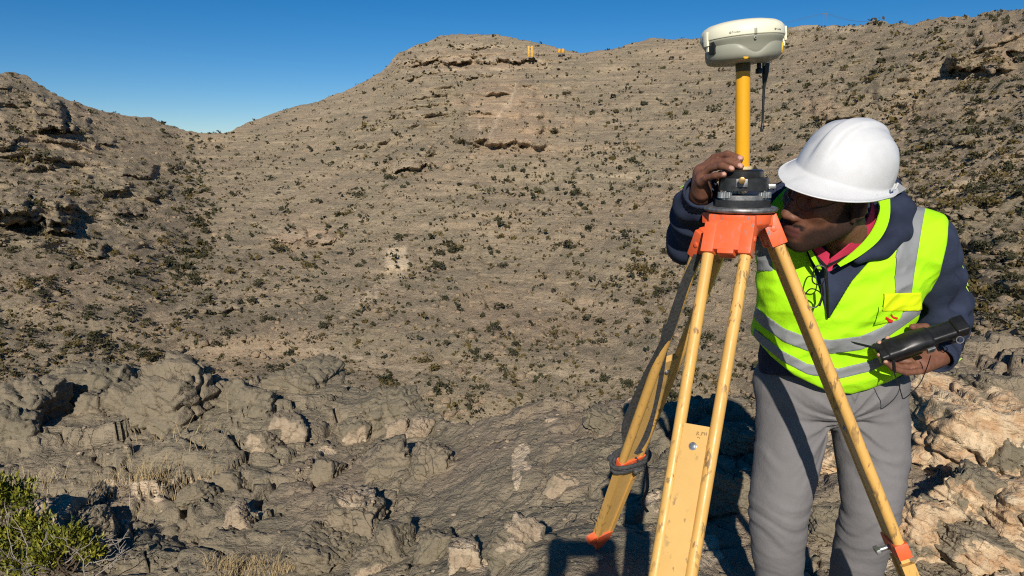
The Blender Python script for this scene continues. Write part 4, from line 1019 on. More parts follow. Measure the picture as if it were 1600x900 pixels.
# ================================================================== PERSON
# implicit surfaces meshed with sparse surface nets, so limbs and cloth flow into each other
def A3(v): return np.array(v[:], np.float32)
def cap(p, a, b, ra, rb):
    a = A3(a); b = A3(b); ab = b - a; t = np.clip(((p - a) @ ab) / float(ab @ ab), 0, 1)
    return np.linalg.norm(p - a - t[:, None] * ab, axis=1) - (ra + (rb - ra) * t)
def limb(p, pts, n=6):
    c = bez([a for a, _ in pts], n); r = np.interp(np.linspace(0, len(pts) - 1, len(c)), np.arange(len(pts)), [b for _, b in pts])
    r = np.convolve(np.pad(r, 2, mode='edge'), np.ones(5) / 5, mode='valid'); d = None
    for i in range(len(c) - 1):
        q = cap(p, c[i], c[i + 1], r[i], r[i + 1]); d = q if d is None else np.minimum(d, q)
    return d
def chain(p, pts, k=0.03):
    d = None
    for (a, ra), (b, rb) in zip(pts, pts[1:]):
        q = cap(p, a, b, ra, rb); d = q if d is None else smin(d, q, k)
    return d
def ell(p, c, r, Rm=None):
    q = p - A3(c)
    if Rm is not None: q = q @ np.array(Rm, np.float32)
    r = np.array(r, np.float32); k0 = np.linalg.norm(q / r, axis=1); k1 = np.linalg.norm(q / (r * r), axis=1) + 1e-9
    return k0 * (k0 - 1) / k1
def smin(a, b, k):
    h = np.clip(0.5 + 0.5 * (b - a) / k, 0, 1); return b + (a - b) * h - k * h * (1 - h)
def smax(a, b, k): return -smin(-a, -b, k)
def boxed(p, lo, hi, fn, m=0.05):
    """evaluate fn only near a box, big elsewhere"""
    lo = np.array(lo) - m; hi = np.array(hi) + m; s = np.all((p > lo) & (p < hi), axis=1)
    out = np.full(len(p), 0.3, np.float32)
    if s.any(): out[s] = fn(p[s])
    return out
def polygonize(f, lo, hi, h, B=6):
    lo = np.array(lo, np.float32); hi = np.array(hi, np.float32)
    nb = np.ceil((hi - lo) / (h * B)).astype(int) + 1; n = nb * B
    ax = [lo[i] + (np.arange(nb[i]) + 0.5 - 0.5 / B) * h * B for i in range(3)]
    cc = np.stack(np.meshgrid(*ax, indexing='ij'), -1).reshape(-1, 3).astype(np.float32)
    fc = f(cc).reshape(nb); act = np.abs(fc) < h * B * 1.1
    Fv = np.repeat(np.repeat(np.repeat(np.sign(fc).astype(np.float32) * 9, B, 0), B, 1), B, 2)
    bi = np.argwhere(act); sub = np.stack(np.meshgrid(*[np.arange(B)] * 3, indexing='ij'), -1).reshape(-1, 3)
    ii = (bi[:, None, :] * B + sub[None]).reshape(-1, 3)
    pts = lo + ii.astype(np.float32) * h
    val = np.concatenate([f(pts[k:k + 400000]) for k in range(0, len(pts), 400000)]) if len(pts) else np.zeros(0)
    Fv[ii[:, 0], ii[:, 1], ii[:, 2]] = val
    ins = Fv < 0
    s = np.zeros(tuple(n - 1), np.int8)
    for a in (0, 1):
        for b in (0, 1):
            for c in (0, 1): s += ins[a:n[0] - 1 + a, b:n[1] - 1 + b, c:n[2] - 1 + c]
    cells = np.argwhere((s > 0) & (s < 8)); idx = np.full(tuple(n - 1), -1, np.int32); idx[cells[:, 0], cells[:, 1], cells[:, 2]] = np.arange(len(cells))
    acc = np.zeros((len(cells), 3), np.float32); cnt = np.zeros(len(cells), np.float32)
    corners = [(a, b, c) for a in (0, 1) for b in (0, 1) for c in (0, 1)]
    g = {co: Fv[cells[:, 0] + co[0], cells[:, 1] + co[1], cells[:, 2] + co[2]] for co in corners}
    for co in corners:
        for k in range(3):
            if co[k] == 0:
                c2 = list(co); c2[k] = 1; c2 = tuple(c2); a = g[co]; b = g[c2]; m = (a < 0) != (b < 0)
                t = np.where(m, a / np.where(m, a - b, 1), 0); q = np.tile(np.array(co, np.float32), (len(cells), 1)); q[:, k] = t
                acc += q * m[:, None]; cnt += m
    V = lo + (cells + acc / cnt[:, None]) * h
    Fs = []
    for k in range(3):
        u, v = (k + 1) % 3, (k + 2) % 3
        sl0 = [slice(None)] * 3; sl1 = [slice(None)] * 3; sl0[k] = slice(0, -1); sl1[k] = slice(1, None)
        a = ins[tuple(sl0)]; b = ins[tuple(sl1)]; e = np.argwhere(a != b)
        e = e[(e[:, u] > 0) & (e[:, v] > 0) & (e[:, u] < n[u] - 1) & (e[:, v] < n[v] - 1)]
        if not len(e): continue
        flip = a[e[:, 0], e[:, 1], e[:, 2]]
        def ix(du, dv): q = e.copy(); q[:, u] -= du; q[:, v] -= dv; return idx[q[:, 0], q[:, 1], q[:, 2]]
        qd = np.stack([ix(0, 0), ix(1, 0), ix(1, 1), ix(0, 1)], 1)
        qd = np.where(flip[:, None], qd, qd[:, ::-1]); Fs.append(qd[(qd >= 0).all(1)])
    return V, np.concatenate(Fs)
def relax(V, F, it=2, w=0.5):
    e = np.concatenate([F[:, [0, 1]], F[:, [1, 2]], F[:, [2, 3]], F[:, [3, 0]]])
    for _ in range(it):
        s = np.zeros_like(V); c = np.zeros(len(V), np.float32)
        for a, b in ((0, 1), (1, 0)):
            for k in range(3): s[:, k] += np.bincount(e[:, a], V[e[:, b], k], len(V))
            c += np.bincount(e[:, a], minlength=len(V))
        V = V + w * (s / c[:, None] - V)
    return V
def npx(p):
    x, y, z = p[:, 0], p[:, 1], p[:, 2] - CAM_H; dep = y * CP - z * SP; up = y * SP + z * CP
    return 800 + FPX * x / dep, 450 - FPX * up / dep
def side(px, py, poly):
    """signed distance (in pixels) to an open polyline, positive on the right of its direction of travel"""
    best = np.full(px.shape, 1e9, np.float32); sg = np.ones_like(best)
    for (x0, y0), (x1, y1) in zip(poly, poly[1:]):
        dx, dy = x1 - x0, y1 - y0; t = np.clip(((px - x0) * dx + (py - y0) * dy) / (dx * dx + dy * dy), 0, 1)
        d = np.hypot(px - x0 - t * dx, py - y0 - t * dy); c = -(dx * (py - y0) - dy * (px - x0)); m = d < best
        sg = np.where(m, np.sign(-c), sg); best = np.minimum(best, d)
    return best * sg
def inpoly(px, py, poly):
    """signed pixel distance to a closed polygon, negative inside"""
    best = np.full(px.shape, 1e9, np.float32); ins = np.zeros(px.shape, bool); n = len(poly)
    for i in range(n):
        x0, y0 = poly[i]; x1, y1 = poly[(i + 1) % n]
        dx, dy = x1 - x0, y1 - y0; t = np.clip(((px - x0) * dx + (py - y0) * dy) / (dx * dx + dy * dy), 0, 1)
        best = np.minimum(best, np.hypot(px - x0 - t * dx, py - y0 - t * dy))
        if y0 != y1: ins ^= ((y0 > py) != (y1 > py)) & (px < (x1 - x0) * (py - y0) / (y1 - y0) + x0)
    return np.where(ins, -best, best)
PXM = 1 / 575.0

# ---- joints
PEL = P(1297, 596, 2.17)
LEG_A = [(P(1238, 618, 2.15), .100), (P(1232, 700, 2.12), .097), (P(1217, 800, 2.08), .083), (P(1218, 900, 2.12), .067), (Vector((0, 0, 0)), .060)]
LEG_B = [(P(1354, 618, 2.15), .104), (P(1360, 690, 2.11), .107), (P(1362, 785, 2.06), .079), (P(1347, 850, 2.09), .077), (P(1335, 900, 2.12), .071), (Vector((0, 0, 0)), .062)]
for LG, px_a in ((LEG_A, 1222), (LEG_B, 1312)):
    a = LG[-2][0]; gzz = gz_at(a.x, 2.22); ank = Vector((P(px_a, 1090, 2.22).x, 2.22, gzz + .10)); LG[-1] = (ank, LG[-1][1])
SH_R, EL_R, WR_R = P(1206, 332, 2.12), P(1080, 372, 2.08), P(1095, 304, 1.845)
SH_L, EL_L, WR_L = P(1446, 378, 2.06), P(1478, 486, 2.15), P(1466, 556, 1.985)
NECK = P(1335, 388, 2.03)
def torso(p):
    d = ell(p, P(1297, 575, 2.16), (.205, .150, .16)); d = smin(d, ell(p, P(1300, 520, 2.12), (.200, .150, .17)), .06)
    d = smin(d, ell(p, P(1312, 440, 2.07), (.205, .135, .17)), .06)
    d = smin(d, cap(p, SH_R + Vector((.03, 0, -.02)), SH_L + Vector((-.02, 0, -.01)), .082, .080), .07)
    return d
torso_lo = np.array([P(1180, 400, 2.1).x, 1.90, P(1300, 680, 2.1).z]); torso_hi = np.array([P(1490, 400, 2.1).x, 2.34, P(1300, 270, 2.1).z])
def folds(p, amp=1.0):
    """cloth creases: slanting long ridges plus small crumple"""
    x, y, z = p[:, 0], p[:, 1], p[:, 2]
    a = ridged(x * 5 + z * 4, z * 9 - x * 5, y * 5, 2) - 0.4; b = pn(x * 16 + 3, z * 22 - x * 9, y * 14)
    return amp * (0.0075 * a + 0.0024 * b)
def arms(p):
    d = boxed(p, np.minimum(np.minimum(A3(SH_R), A3(EL_R)), A3(WR_R)) - .08, np.maximum(np.maximum(A3(SH_R), A3(EL_R)), A3(WR_R)) + .08, lambda q: arm(q, SH_R, EL_R, WR_R, 0))
    e = boxed(p, np.minimum(np.minimum(A3(SH_L), A3(EL_L)), A3(WR_L)) - .08, np.maximum(np.maximum(A3(SH_L), A3(EL_L)), A3(WR_L)) + .08, lambda q: arm(q, SH_L, EL_L, WR_L, 1))
    return np.minimum(d, e)
def arm(q, S, E, W, k):
    wv = (W - E).normalized(); Wc = E + (W - E) * .97
    d = smin(cap(q, S, E, .078, .066), cap(q, E, Wc, .066, .050), .03)
    t = (q - A3(E)) @ A3(wv)
    # rings of bunched cloth along the sleeve and around the elbow
    u = (E - S).normalized(); t2 = (q - A3(S)) @ A3(u)
    nz = pn(q[:, 0] * 9, q[:, 1] * 9, q[:, 2] * 9)
    d = d - .006 * np.sin(t * 95 + 3 * nz) * sstep(0, .06, t) - .0055 * np.sin(t2 * 62 + 4 * nz) * sstep(.02, .1, t2)
    cut = (q - A3(Wc)) @ A3(wv)
    return smax(d, cut, .006)
M_NAVY = None
def cloth(name, col, rough=0.85, weave=900, bump=0.25, var=0.12, sheen=0.0):
    t = NT(name); v = t.coord(); n = t.noise(v, 9, 4, 0.6); w = t.noise(v, weave, 2, 0.5)
    c = t.mix(t.ramp(n, 0.3, 0.7), tuple(x * (1 - var) for x in col), tuple(min(1, x * (1 + var)) for x in col)); c = t.mix(t.ramp(w, 0.35, 0.65, 0, 0.25), c, tuple(x * 0.6 for x in col))
    n5 = t.noise(v, 42, 4, 0.6, 0.5)
    if sheen: t.b.inputs['Sheen Weight'].default_value = sheen
    return t.fin(c, rough, t.bump(w, bump, 0.0006, t.bump(n5, 0.45, 0.004)), spec=0.2)
M_NAVY = cloth('navy_fleece', (0.026, 0.034, 0.062), 0.9, 700, 0.5, 0.3)
M_TROU = cloth('grey_trouser_cloth', (0.178, 0.170, 0.170), 0.85, 1100, 0.2, 0.08)
M_NEON = cloth('neon_yellow_green_fabric', (0.42, 0.86, 0.010), 0.75, 1300, 0.15, 0.04)
M_NEONY = cloth('neon_yellow_fabric', (0.70, 0.86, 0.008), 0.7, 1300, 0.15, 0.04)
M_REFL = cloth('grey_reflective_tape', (0.25, 0.26, 0.265), 0.5, 1500, 0.1, 0.06)
M_PINK = cloth('crimson_polo_cloth', (0.55, 0.035, 0.085), 0.85, 800, 0.4, 0.1)
M_SHOE = plain('brown_leather', (0.07, 0.045, 0.03), 0.6)
t = NT('skin'); v = t.coord(); n = t.noise(v, 55, 5, 0.65); n2 = t.noise(v, 420, 3, 0.6)
c = t.mix(t.ramp(n, 0.3, 0.7), (0.145, 0.062, 0.037), (0.20, 0.090, 0.056))
c = t.mix(t.math('MULTIPLY', t.attr('beard'), t.ramp(n2, 0.30, 0.62, 0.85, 1.0)), c, (0.006, 0.005, 0.0045))
c = t.mix(t.attr('nail'), c, (0.50, 0.27, 0.21)); c = t.mix(t.attr('lip'), c, (0.11, 0.040, 0.034))
t.b.inputs['Subsurface Weight'].default_value = 0.0
M_SKIN = t.fin(c, t.math('ADD', t.ramp(n, 0.3, 0.7, 0.46, 0.6), t.math('MULTIPLY', t.attr('beard'), 0.35)), t.bump(n2, 0.2, 0.0008), spec=0.28)

# ---- head frame
HF = Vector((-.915, -.36, -.14)).normalized(); HU = Vector((-.04, -.32, .94)); HU = (HU - HF * HU.dot(HF)).normalized(); HL = HU.cross(HF)
HS = 1.12
EAR = P(1339, 326, 1.79); HO = EAR - HL * (.074 * HS)
HR = np.array([HF[:], HL[:], HU[:]], np.float32)
def hl(p): return ((p - A3(HO)) @ HR.T) / HS
def hw(x, y, z): return HO + (HF * x + HL * y + HU * z) * HS
def S2(c): return [c, (c[0], -c[1], c[2])]
def head_sdf(p):
    q = hl(p); qa = q.copy(); qa[:, 1] = np.abs(qa[:, 1])
    d = ell(q, (-.006, 0, .052), (.088, .073, .080))
    d = smin(d, ell(q, (.042, 0, -.012), (.060, .058, .085)), .03)
    d = smin(d, cap(qa, (.002, .050, -.046), (.072, .012, -.090), .022, .021), .03)
    d = smin(d, ell(q, (.079, 0, -.089), (.021, .022, .019)), .018)
    d = smin(d, ell(qa, (.066, .040, -.004), (.024, .022, .020)), .02)
    d = smin(d, cap(qa, (.089, .010, .036), (.072, .046, .036), .012, .010), .018)
    d = smin(d, ell(q, (.082, 0, -.055), (.024, .030, .028)), .02)
    d = smax(d, -ell(qa, (.103, .033, .016), (.020, .017, .013)), .014)
    d = smin(d, np.linalg.norm(qa - np.array([.0795, .032, .014]), axis=1) - .0125, .002)
    d = smin(d, cap(q, (.094, 0, .030), (.118, 0, -.018), .0075, .0125), .012)
    d = smin(d, ell(qa, (.107, .0145, -.024), (.012, .0085, .0085)), .008)
    d = smin(d, ell(q, (.0985, 0, -.0525), (.010, .026, .0062)), .006)
    d = smin(d, ell(q, (.0970, 0, -.0645), (.010, .022, .0072)), .006)
    e = ell(qa, (-.008, .074, .004), (.021, .0075, .034), Matrix.Rotation(R(18), 3, 'Y'))
    e = smax(e, -ell(qa, (-.003, .083, .002), (.011, .008, .019)), .005)
    d = smin(d, e, .008)
    d = smin(d, cap(q, (.006, .073, -.004), (.004, .074, -.028), .005, .006), .006)
    return d * HS
def fingers(p, L): 
    d = None
    for pts, r0, r1 in L:
        n = len(pts)
        for i in range(n - 1):
            ra = r0 + (r1 - r0) * i / (n - 1); rb = r0 + (r1 - r0) * (i + 1) / (n - 1); q = cap(p, pts[i], pts[i + 1], ra, rb); d = q if d is None else smin(d, q, .003)
    return d
# his right hand laid round the levelling base
RH_F = [
    ([P(1101, 260, 1.822), P(1117, 246, 1.800), P(1137, 241, 1.765), P(1157, 248, 1.730)], .0102, .0078),
    ([P(1097, 266, 1.806), P(1116, 254, 1.780), P(1138, 252, 1.742), P(1157, 260, 1.722)], .0104, .0080),
    ([P(1095, 275, 1.790), P(1110, 263, 1.764), P(1128, 259, 1.726), P(1143, 264, 1.705)], .0100, .0078),
    ([P(1096, 286, 1.776), P(1104, 278, 1.752), P(1118, 274, 1.722), P(1131, 273, 1.702)], .0090, .0072),
    ([P(1096, 296, 1.850), P(1112, 284, 1.862), P(1128, 270, 1.858)], .0120, .0085)]
def rhand(p):
    d = smin(cap(p, P(1094, 306, 1.845), P(1097, 270, 1.815), .024, .022), cap(p, P(1097, 300, 1.815), P(1096, 282, 1.785), .020, .014), .02)
    return smin(d, fingers(p, RH_F), .006)
# his left hand under the controller
CA, CB = P(1362, 556, 1.905), P(1513, 507, 1.895)
LH_F = [
    ([P(1425, 566, 1.945), P(1400, 562, 1.955), P(1378, 550, 1.945), P(1374, 536, 1.915)], .0100, .0078),
    ([P(1430, 560, 1.955), P(1408, 550, 1.968), P(1390, 540, 1.955), P(1387, 529, 1.925)], .0102, .0080),
    ([P(1432, 572, 1.930), P(1408, 574, 1.925), P(1386, 566, 1.915), P(1374, 555, 1.895)], .0098, .0078),
    ([P(1438, 580, 1.915), P(1416, 582, 1.900), P(1396, 576, 1.885), P(1384, 566, 1.872)], .0090, .0070),
    ([P(1462, 552, 1.965), P(1458, 528, 1.975), P(1446, 511, 1.962), P(1426, 511, 1.942)], .0130, .0092)]
def lhand(p):
    d = smin(cap(p, P(1472, 556, 1.990), P(1440, 572, 1.945), .026, .022), cap(p, P(1462, 552, 1.975), P(1430, 563, 1.950), .022, .018), .02)
    return smin(d, fingers(p, LH_F), .006)
def bb(L, m=.03):
    q = np.array([v[:] for pts, _, _ in L for v in pts]); return q.min(0) - m, q.max(0) + m
def body(p):
    d = boxed(p, torso_lo, torso_hi, torso, .1) + .028
    for LG in (LEG_A, LEG_B):
        q = np.array([v[:] for v, _ in LG]); d = np.minimum(d, boxed(p, q.min(0) - .1, q.max(0) + .1, lambda u: chain(u, [(v, max(.035, r - .026)) for v, r in LG])))
        f = LG[-1][0]; d = smin(d, boxed(p, A3(f) - .2, A3(f) + .2, lambda u: cap(u, f + Vector((0, .02, -.05)), f + Vector((0, -.13, -.07)), .030, .024)), .02)
    for S, E, W in ((SH_R, EL_R, WR_R), (SH_L, EL_L, WR_L)): q = np.array([S[:], E[:], W[:]]); d = smin(d, boxed(p, q.min(0) - .06, q.max(0) + .06, lambda u: smin(cap(u, S, E, .050, .042), cap(u, E, W, .042, .027), .02)), .02)
    q = np.array([A3(HO) - .2, A3(HO) + .2])
    hd = boxed(p, q[0], q[1], lambda u: smin(head_sdf(u), cap(u, hw(-.022, 0, -.045), NECK, .056, .062), .025)); d = smin(d, hd, .01)
    for fn, L in ((rhand, RH_F), (lhand, LH_F)):
        lo, hi = bb(L, .06); d = smin(d, boxed(p, lo, hi, fn), .008)
    return d
allp = np.array([v[:] for v in (SH_R, EL_R, WR_R, SH_L, EL_L, WR_L)] + [v[:] for v, _ in LEG_A + LEG_B])
lo = allp.min(0) - np.array([.10, .16, .14]); hi = allp.max(0) + np.array([.12, .15, .30]); lo[1] = 1.62
V, F = polygonize(body, lo, hi, .0037); V = relax(V, F, 1, .4)
me = mesh_np('person', V, F)
q = hl(V); qa = np.abs(q[:, 1]); near = (np.linalg.norm(q, axis=1) < .2)
jit = .006 * pn(q[:, 0] * 60, q[:, 1] * 60, q[:, 2] * 60)
jaw = sstep(.020, -.012, q[:, 2] + 1.05 * (q[:, 0] - .0) - .062 + 6 * 0 - jit * 2 + 0 * qa) * 0
# beard follows the jaw line and chin; moustache; hair at the temples and back of the skull
lowj = -.044 + .34 * (.075 - q[:, 0]) * (q[:, 0] > -.02)
beard = sstep(.010, -.012, q[:, 2] - lowj + jit) * sstep(-.03, -.012, q[:, 0]) * sstep(-.128, -.110, q[:, 2]) * (1 - 0.55 * sstep(.085, .10, q[:, 0]) * sstep(-.086, -.078, q[:, 2]))
beard = np.maximum(beard, sstep(.030, .016, np.abs(q[:, 0] - .012 + .25 * (q[:, 2] + .02)) + jit) * sstep(.03, .05, qa) * sstep(-.07, -.05, q[:, 2]) * sstep(.09, .07, q[:, 2]) * .95)
must = sstep(.0085, .0035, np.abs(q[:, 2] + .0425 + .14 * qa) + .5 * jit) * sstep(.07, .085, q[:, 0]) * sstep(.038, .028, qa); beard = np.maximum(beard * .9, must)
hair = np.maximum(sstep(.010, -.006, q[:, 0] + .012 - .3 * (q[:, 2] - .02)) * sstep(-.06, -.04, q[:, 2]) * (qa < .079 - 0 * qa) * (1 - (np.linalg.norm((q - np.array([-.006, 0, .0])) / np.array([.024, 1, .04]), axis=1) < 1) * (qa > .062)), sstep(.055, .065, q[:, 2] + .0 * q[:, 0]))
brow = sstep(.0065, .003, np.abs(q[:, 2] - .040)) * (q[:, 0] > .06) * (qa > .008)
vattr(me, 'beard', np.clip(np.maximum(np.maximum(beard, hair), brow), 0, 1) * near)
vattr(me, 'lip', near * (q[:, 0] > .088) * (np.abs(q[:, 2] + .0585) < .012) * (qa < .026) * 1.0)
nail = np.zeros(len(V))
for L in (RH_F, LH_F):
    for pts, r0, r1 in L[:4]:
        tip = A3(pts[-1]); dr = A3((pts[-1] - pts[-2]).normalized()); w = V - tip; toc = A3((cam.location - pts[-1]).normalized()) * .75 + np.array([0, 0, .65])
        nail = np.maximum(nail, (np.linalg.norm(w - dr * r1 * .15 - toc * r1 * .75, axis=1) < r1 * .78) * 1.0)
vattr(me, 'nail', nail)
person = tag(obj('person', me, M_SKIN), 'man in white hard hat and neon vest leaning beside the tripod', 'person')
def pp(name, me, mat, parent=None, label=None):
    o = obj(name, me, mat); o.parent = parent or person
    if label: o['label'] = label
    return o
# eyes and eyeglasses
M_EYE = plain('eye_dark', (0.05, 0.035, 0.03), .2)
for s in (1, -1):
    bm = bmesh.new(); bmesh.ops.create_uvsphere(bm, u_segments=16, v_segments=10, radius=.0112 * HS, matrix=Matrix.Translation(hw(.0785, .032 * s, .0145)))
    pp('eye', mesh_bm('eye', bm), M_EYE)
glasses = empty('eyeglasses', hw(.10, 0, .02), 'thin-rimmed eyeglasses worn by the man', 'glasses')
for s in (1, -1):
    bm = bmesh.new(); c = hw(.108, .032 * s, .014)
    ring = [c + (HL * math.cos(a) * .022 + HU * math.sin(a) * .015 - HF * abs(math.cos(a)) * .002) * HS for a in np.linspace(0, 2 * math.pi, 26)[:-1]]
    add_tube(bm, ring, .0004, 5, True); wp(glasses, 'lens_rim', mesh_bm('lens_rim', bm), M_BLKP)
bm = bmesh.new(); add_tube(bm, [hw(.112, .009, .014), hw(.118, 0, .018), hw(.112, -.009, .014)], .0012, 6); wp(glasses, 'bridge', mesh_bm('bridge', bm), M_BLKP)
for s in (1, -1):
    bm = bmesh.new(); add_tube(bm, [hw(.110, .060 * s, .014), hw(.09, .072 * s, .020), hw(.02, .080 * s, .034), hw(-.01, .080 * s, .034)], .0014, 6); wp(glasses, 'temple_arm', mesh_bm('temple_arm', bm), M_BLKP)

# ---- trousers
def trousers(p):
    d = ell(p, PEL, (.222, .155, .13)); d = smin(d, ell(p, P(1297, 606, 2.16), (.20, .145, .075)), .04)
    for k, LG in enumerate((LEG_A, LEG_B)):
        q = np.array([v[:] for v, _ in LG]); d = smin(d, boxed(p, q.min(0) - .13, q.max(0) + .13, lambda u: limb(u, LG, 5)), .014)
    x, y, z = p[:, 0], p[:, 1], p[:, 2]
    nz = pn(x * 7, z * 7, y * 7); zk = LEG_A[2][0].z; zc = P(1297, 645, 2.1).z; xc = PEL.x
    th = np.arctan2(z - zc, np.abs(x - xc) + .02); rc = np.hypot(z - zc, x - xc)
    def crease(u): w = np.sin(u); return np.sign(w) * np.abs(w) ** .7 + 0.4 * np.sin(u * 2.3 + 1.1)
    d = d - .0042 * crease(th * 15 + 4 * nz) * np.exp(-(rc / .16) ** 2) * sstep(.0, .05, rc)
    sx = np.where(x < xc, 1.0, -1.0)
    d = d - .0022 * crease(z * 105 + sx * 38 * x + 5 * nz) * np.exp(-((z - zk + .02) / .075) ** 2)
    d = d - .0030 * crease(z * 62 - sx * 26 * x + 6 * nz) * np.exp(-((z - (zk + .20)) / .10) ** 2) * sstep(-.2, .5, nz)
    d = d - .0022 * crease(z * 80 + sx * 15 * x + 5 * nz) * sstep(.5, .2, z)
    d = d - .0024 * pn(x * 8 + 3, z * 13, y * 8) - .0022 * ridged(x * 5, z * 2.2, y * 5, 2)
    d = smax(d, z - (PEL.z + .085), .01)
    for LG in (LEG_A, LEG_B): pass
    return np.maximum(d, (LEG_A[-1][0].z - .045) - z)
q = np.array([v[:] for v, _ in LEG_A + LEG_B]); lo = q.min(0) - np.array([.16, .18, .07]); hi = q.max(0) + np.array([.16, .2, .20])
V, F = polygonize(trousers, lo, hi, .0045); V = relax(V, F, 1, .4); pp('trousers', mesh_np('trousers', V, F), M_TROU)
for LG in (LEG_A, LEG_B):
    f = LG[-1][0]
    def shoe(p): return smax(smin(cap(p, f + Vector((0, .03, -.045)), f + Vector((0, -.15, -.06)), .046, .040), cap(p, f + Vector((0, .01, -.03)), f + Vector((0, 0, .03)), .045, .05), .03), (f.z - .098) - p[:, 2], .008)
    V, F = polygonize(shoe, A3(f) - np.array([.1, .24, .13]), A3(f) + np.array([.1, .12, .12]), .006); pp('shoe', mesh_np('shoe', V, F), M_SHOE)

# ---- hooded sweatshirt
HOOD = [(P(1222, 352, 2.05), .040), (P(1228, 318, 2.12), .050), (P(1290, 290, 2.20), .055), (P(1376, 300, 2.14), .052), (P(1400, 332, 2.05), .046), (P(1402, 362, 1.985), .034), (P(1380, 388, 1.94), .024), (P(1342, 402, 1.925), .018)]
def sweat(p):
    d = torso(p) + .002 - folds(p, .5); d = smin(d, arms(p), .03)
    q = np.array([v[:] for v, _ in HOOD]); d = smin(d, boxed(p, q.min(0) - .07, q.max(0) + .07, lambda u: chain(u, HOOD, .02) - .004 * pn(u[:, 0] * 25, u[:, 1] * 25, u[:, 2] * 25)), .02)
    d = smax(d, -boxed(p, A3(NECK) - .2, A3(NECK) + .25, lambda u: cap(u, NECK + Vector((-.01, -.02, .03)), hw(-.01, 0, -.02), .066, .088)), .01)
    # open neck over the polo shirt
    px, py = npx(p); v = inpoly(px, py, [(1262, 372), (1288, 412), (1302, 412), (1352, 372), (1368, 336), (1330, 300), (1262, 330)]) * PXM
    d = np.where(p[:, 1] < 2.0, smax(d, -v, .006), d)
    hem = side(px, py, [(1100, 575), (1230, 588), (1330, 596), (1500, 585)]) * PXM
    return smax(d, hem, .006)
lo = allp[:6].min(0) - np.array([.10, .15, .16]); hi = allp[:6].max(0) + np.array([.12, .16, .16]); lo[2] = P(1300, 640, 2.15).z
V, F = polygonize(sweat, lo, hi, .0048); V = relax(V, F, 1, .4); pp('sweatshirt', mesh_np('sweatshirt', V, F), M_NAVY, None, 'navy hooded sweatshirt')
# cuffs
for S, E, W in ((SH_R, EL_R, WR_R), (SH_L, EL_L, WR_L)):
    u = (W - E).normalized()
    def cuff(p): 
        t = (p - A3(W)) @ A3(u); d = cap(p, W - u * .05, W + u * .05, .047, .043) - .0012 * np.sin(np.arctan2((p - A3(W)) @ A3(u.orthogonal().normalized()), (p - A3(W)) @ A3(u.cross(u.orthogonal()).normalized())) * 30)
        d = smax(d, np.abs(t + .002) - .022, .006); return smax(d, -(cap(p, W - u * .05, W + u * .05, .038, .036)), .003)
    V, F = polygonize(cuff, A3(W) - .08, A3(W) + .08, .0035); pp('cuff', mesh_np('cuff', V, F), M_NAVY)
# lime piping down the sleeves
M_PIPE = plain('lime_piping', (0.55, 0.85, 0.12), .6, .05)
for pts in ([P(1478, 352, 2.005), P(1492, 392, 2.02), P(1505, 420, 2.06), P(1512, 446, 2.09)], [P(1508, 446, 2.085), P(1517, 466, 2.11), P(1518, 488, 2.11), P(1512, 506, 2.09)], [P(1480, 562, 1.985), P(1492, 566, 2.0), P(1502, 560, 2.04)], [P(1064, 293, 1.93), P(1076, 289, 1.90), P(1090, 296, 1.87)]):
    bm = bmesh.new(); add_tube(bm, bez(pts, 5), .0022, 6); pp('sleeve_piping', mesh_bm('sleeve_piping', bm), M_PIPE)
# zip along the neck opening of the sweatshirt
for pts in ([P(1258, 372, 1.93), P(1268, 392, 1.905), P(1282, 408, 1.90), P(1290, 416, 1.90)], [P(1292, 416, 1.90), P(1318, 402, 1.905), P(1350, 392, 1.915), P(1374, 378, 1.94)], [P(1290, 416, 1.90), P(1292, 450, 1.905), P(1294, 496, 1.93)]):
    bm = bmesh.new(); add_tube(bm, bez(pts, 6), .0042, 8); pp('zip', mesh_bm('zip', bm), M_BLKP)

# ---- polo collar: two flaps rising round the neck
def strip(name, a, b, mat, th=.004, parent=None, label=None):
    bm = bmesh.new(); A = bez(a, 5); B = bez(b, 5); n = len(A)
    va = [bm.verts.new(p) for p in A]; vb = [bm.verts.new(p) for p in B]
    fs = [bm.faces.new((va[i], va[i + 1], vb[i + 1], vb[i])) for i in range(n - 1)]
    bmesh.ops.recalc_face_normals(bm, faces=bm.faces); bmesh.ops.solidify(bm, geom=bm.faces[:], thickness=th)
    return pp(name, mesh_bm(name, bm), mat, parent, label)
strip('polo_collar', [P(1300, 404, 1.895), P(1330, 380, 1.89), P(1352, 350, 1.895), P(1362, 322, 1.93), P(1358, 308, 1.97)], [P(1291, 422, 1.905), P(1312, 408, 1.905), P(1352, 382, 1.915), P(1372, 352, 1.94), P(1374, 330, 1.98)], M_PINK, label='crimson polo collar flap')
strip('polo_collar', [P(1258, 362, 1.905), P(1268, 372, 1.90), P(1284, 386, 1.895), P(1296, 396, 1.895)], [P(1262, 384, 1.915), P(1272, 396, 1.91), P(1282, 408, 1.905), P(1292, 420, 1.905)], M_PINK, label='crimson polo collar flap')
strip('polo_placket', [P(1286, 404, 1.908), P(1302, 404, 1.908)], [P(1290, 424, 1.91), P(1299, 422, 1.91)], M_PINK)

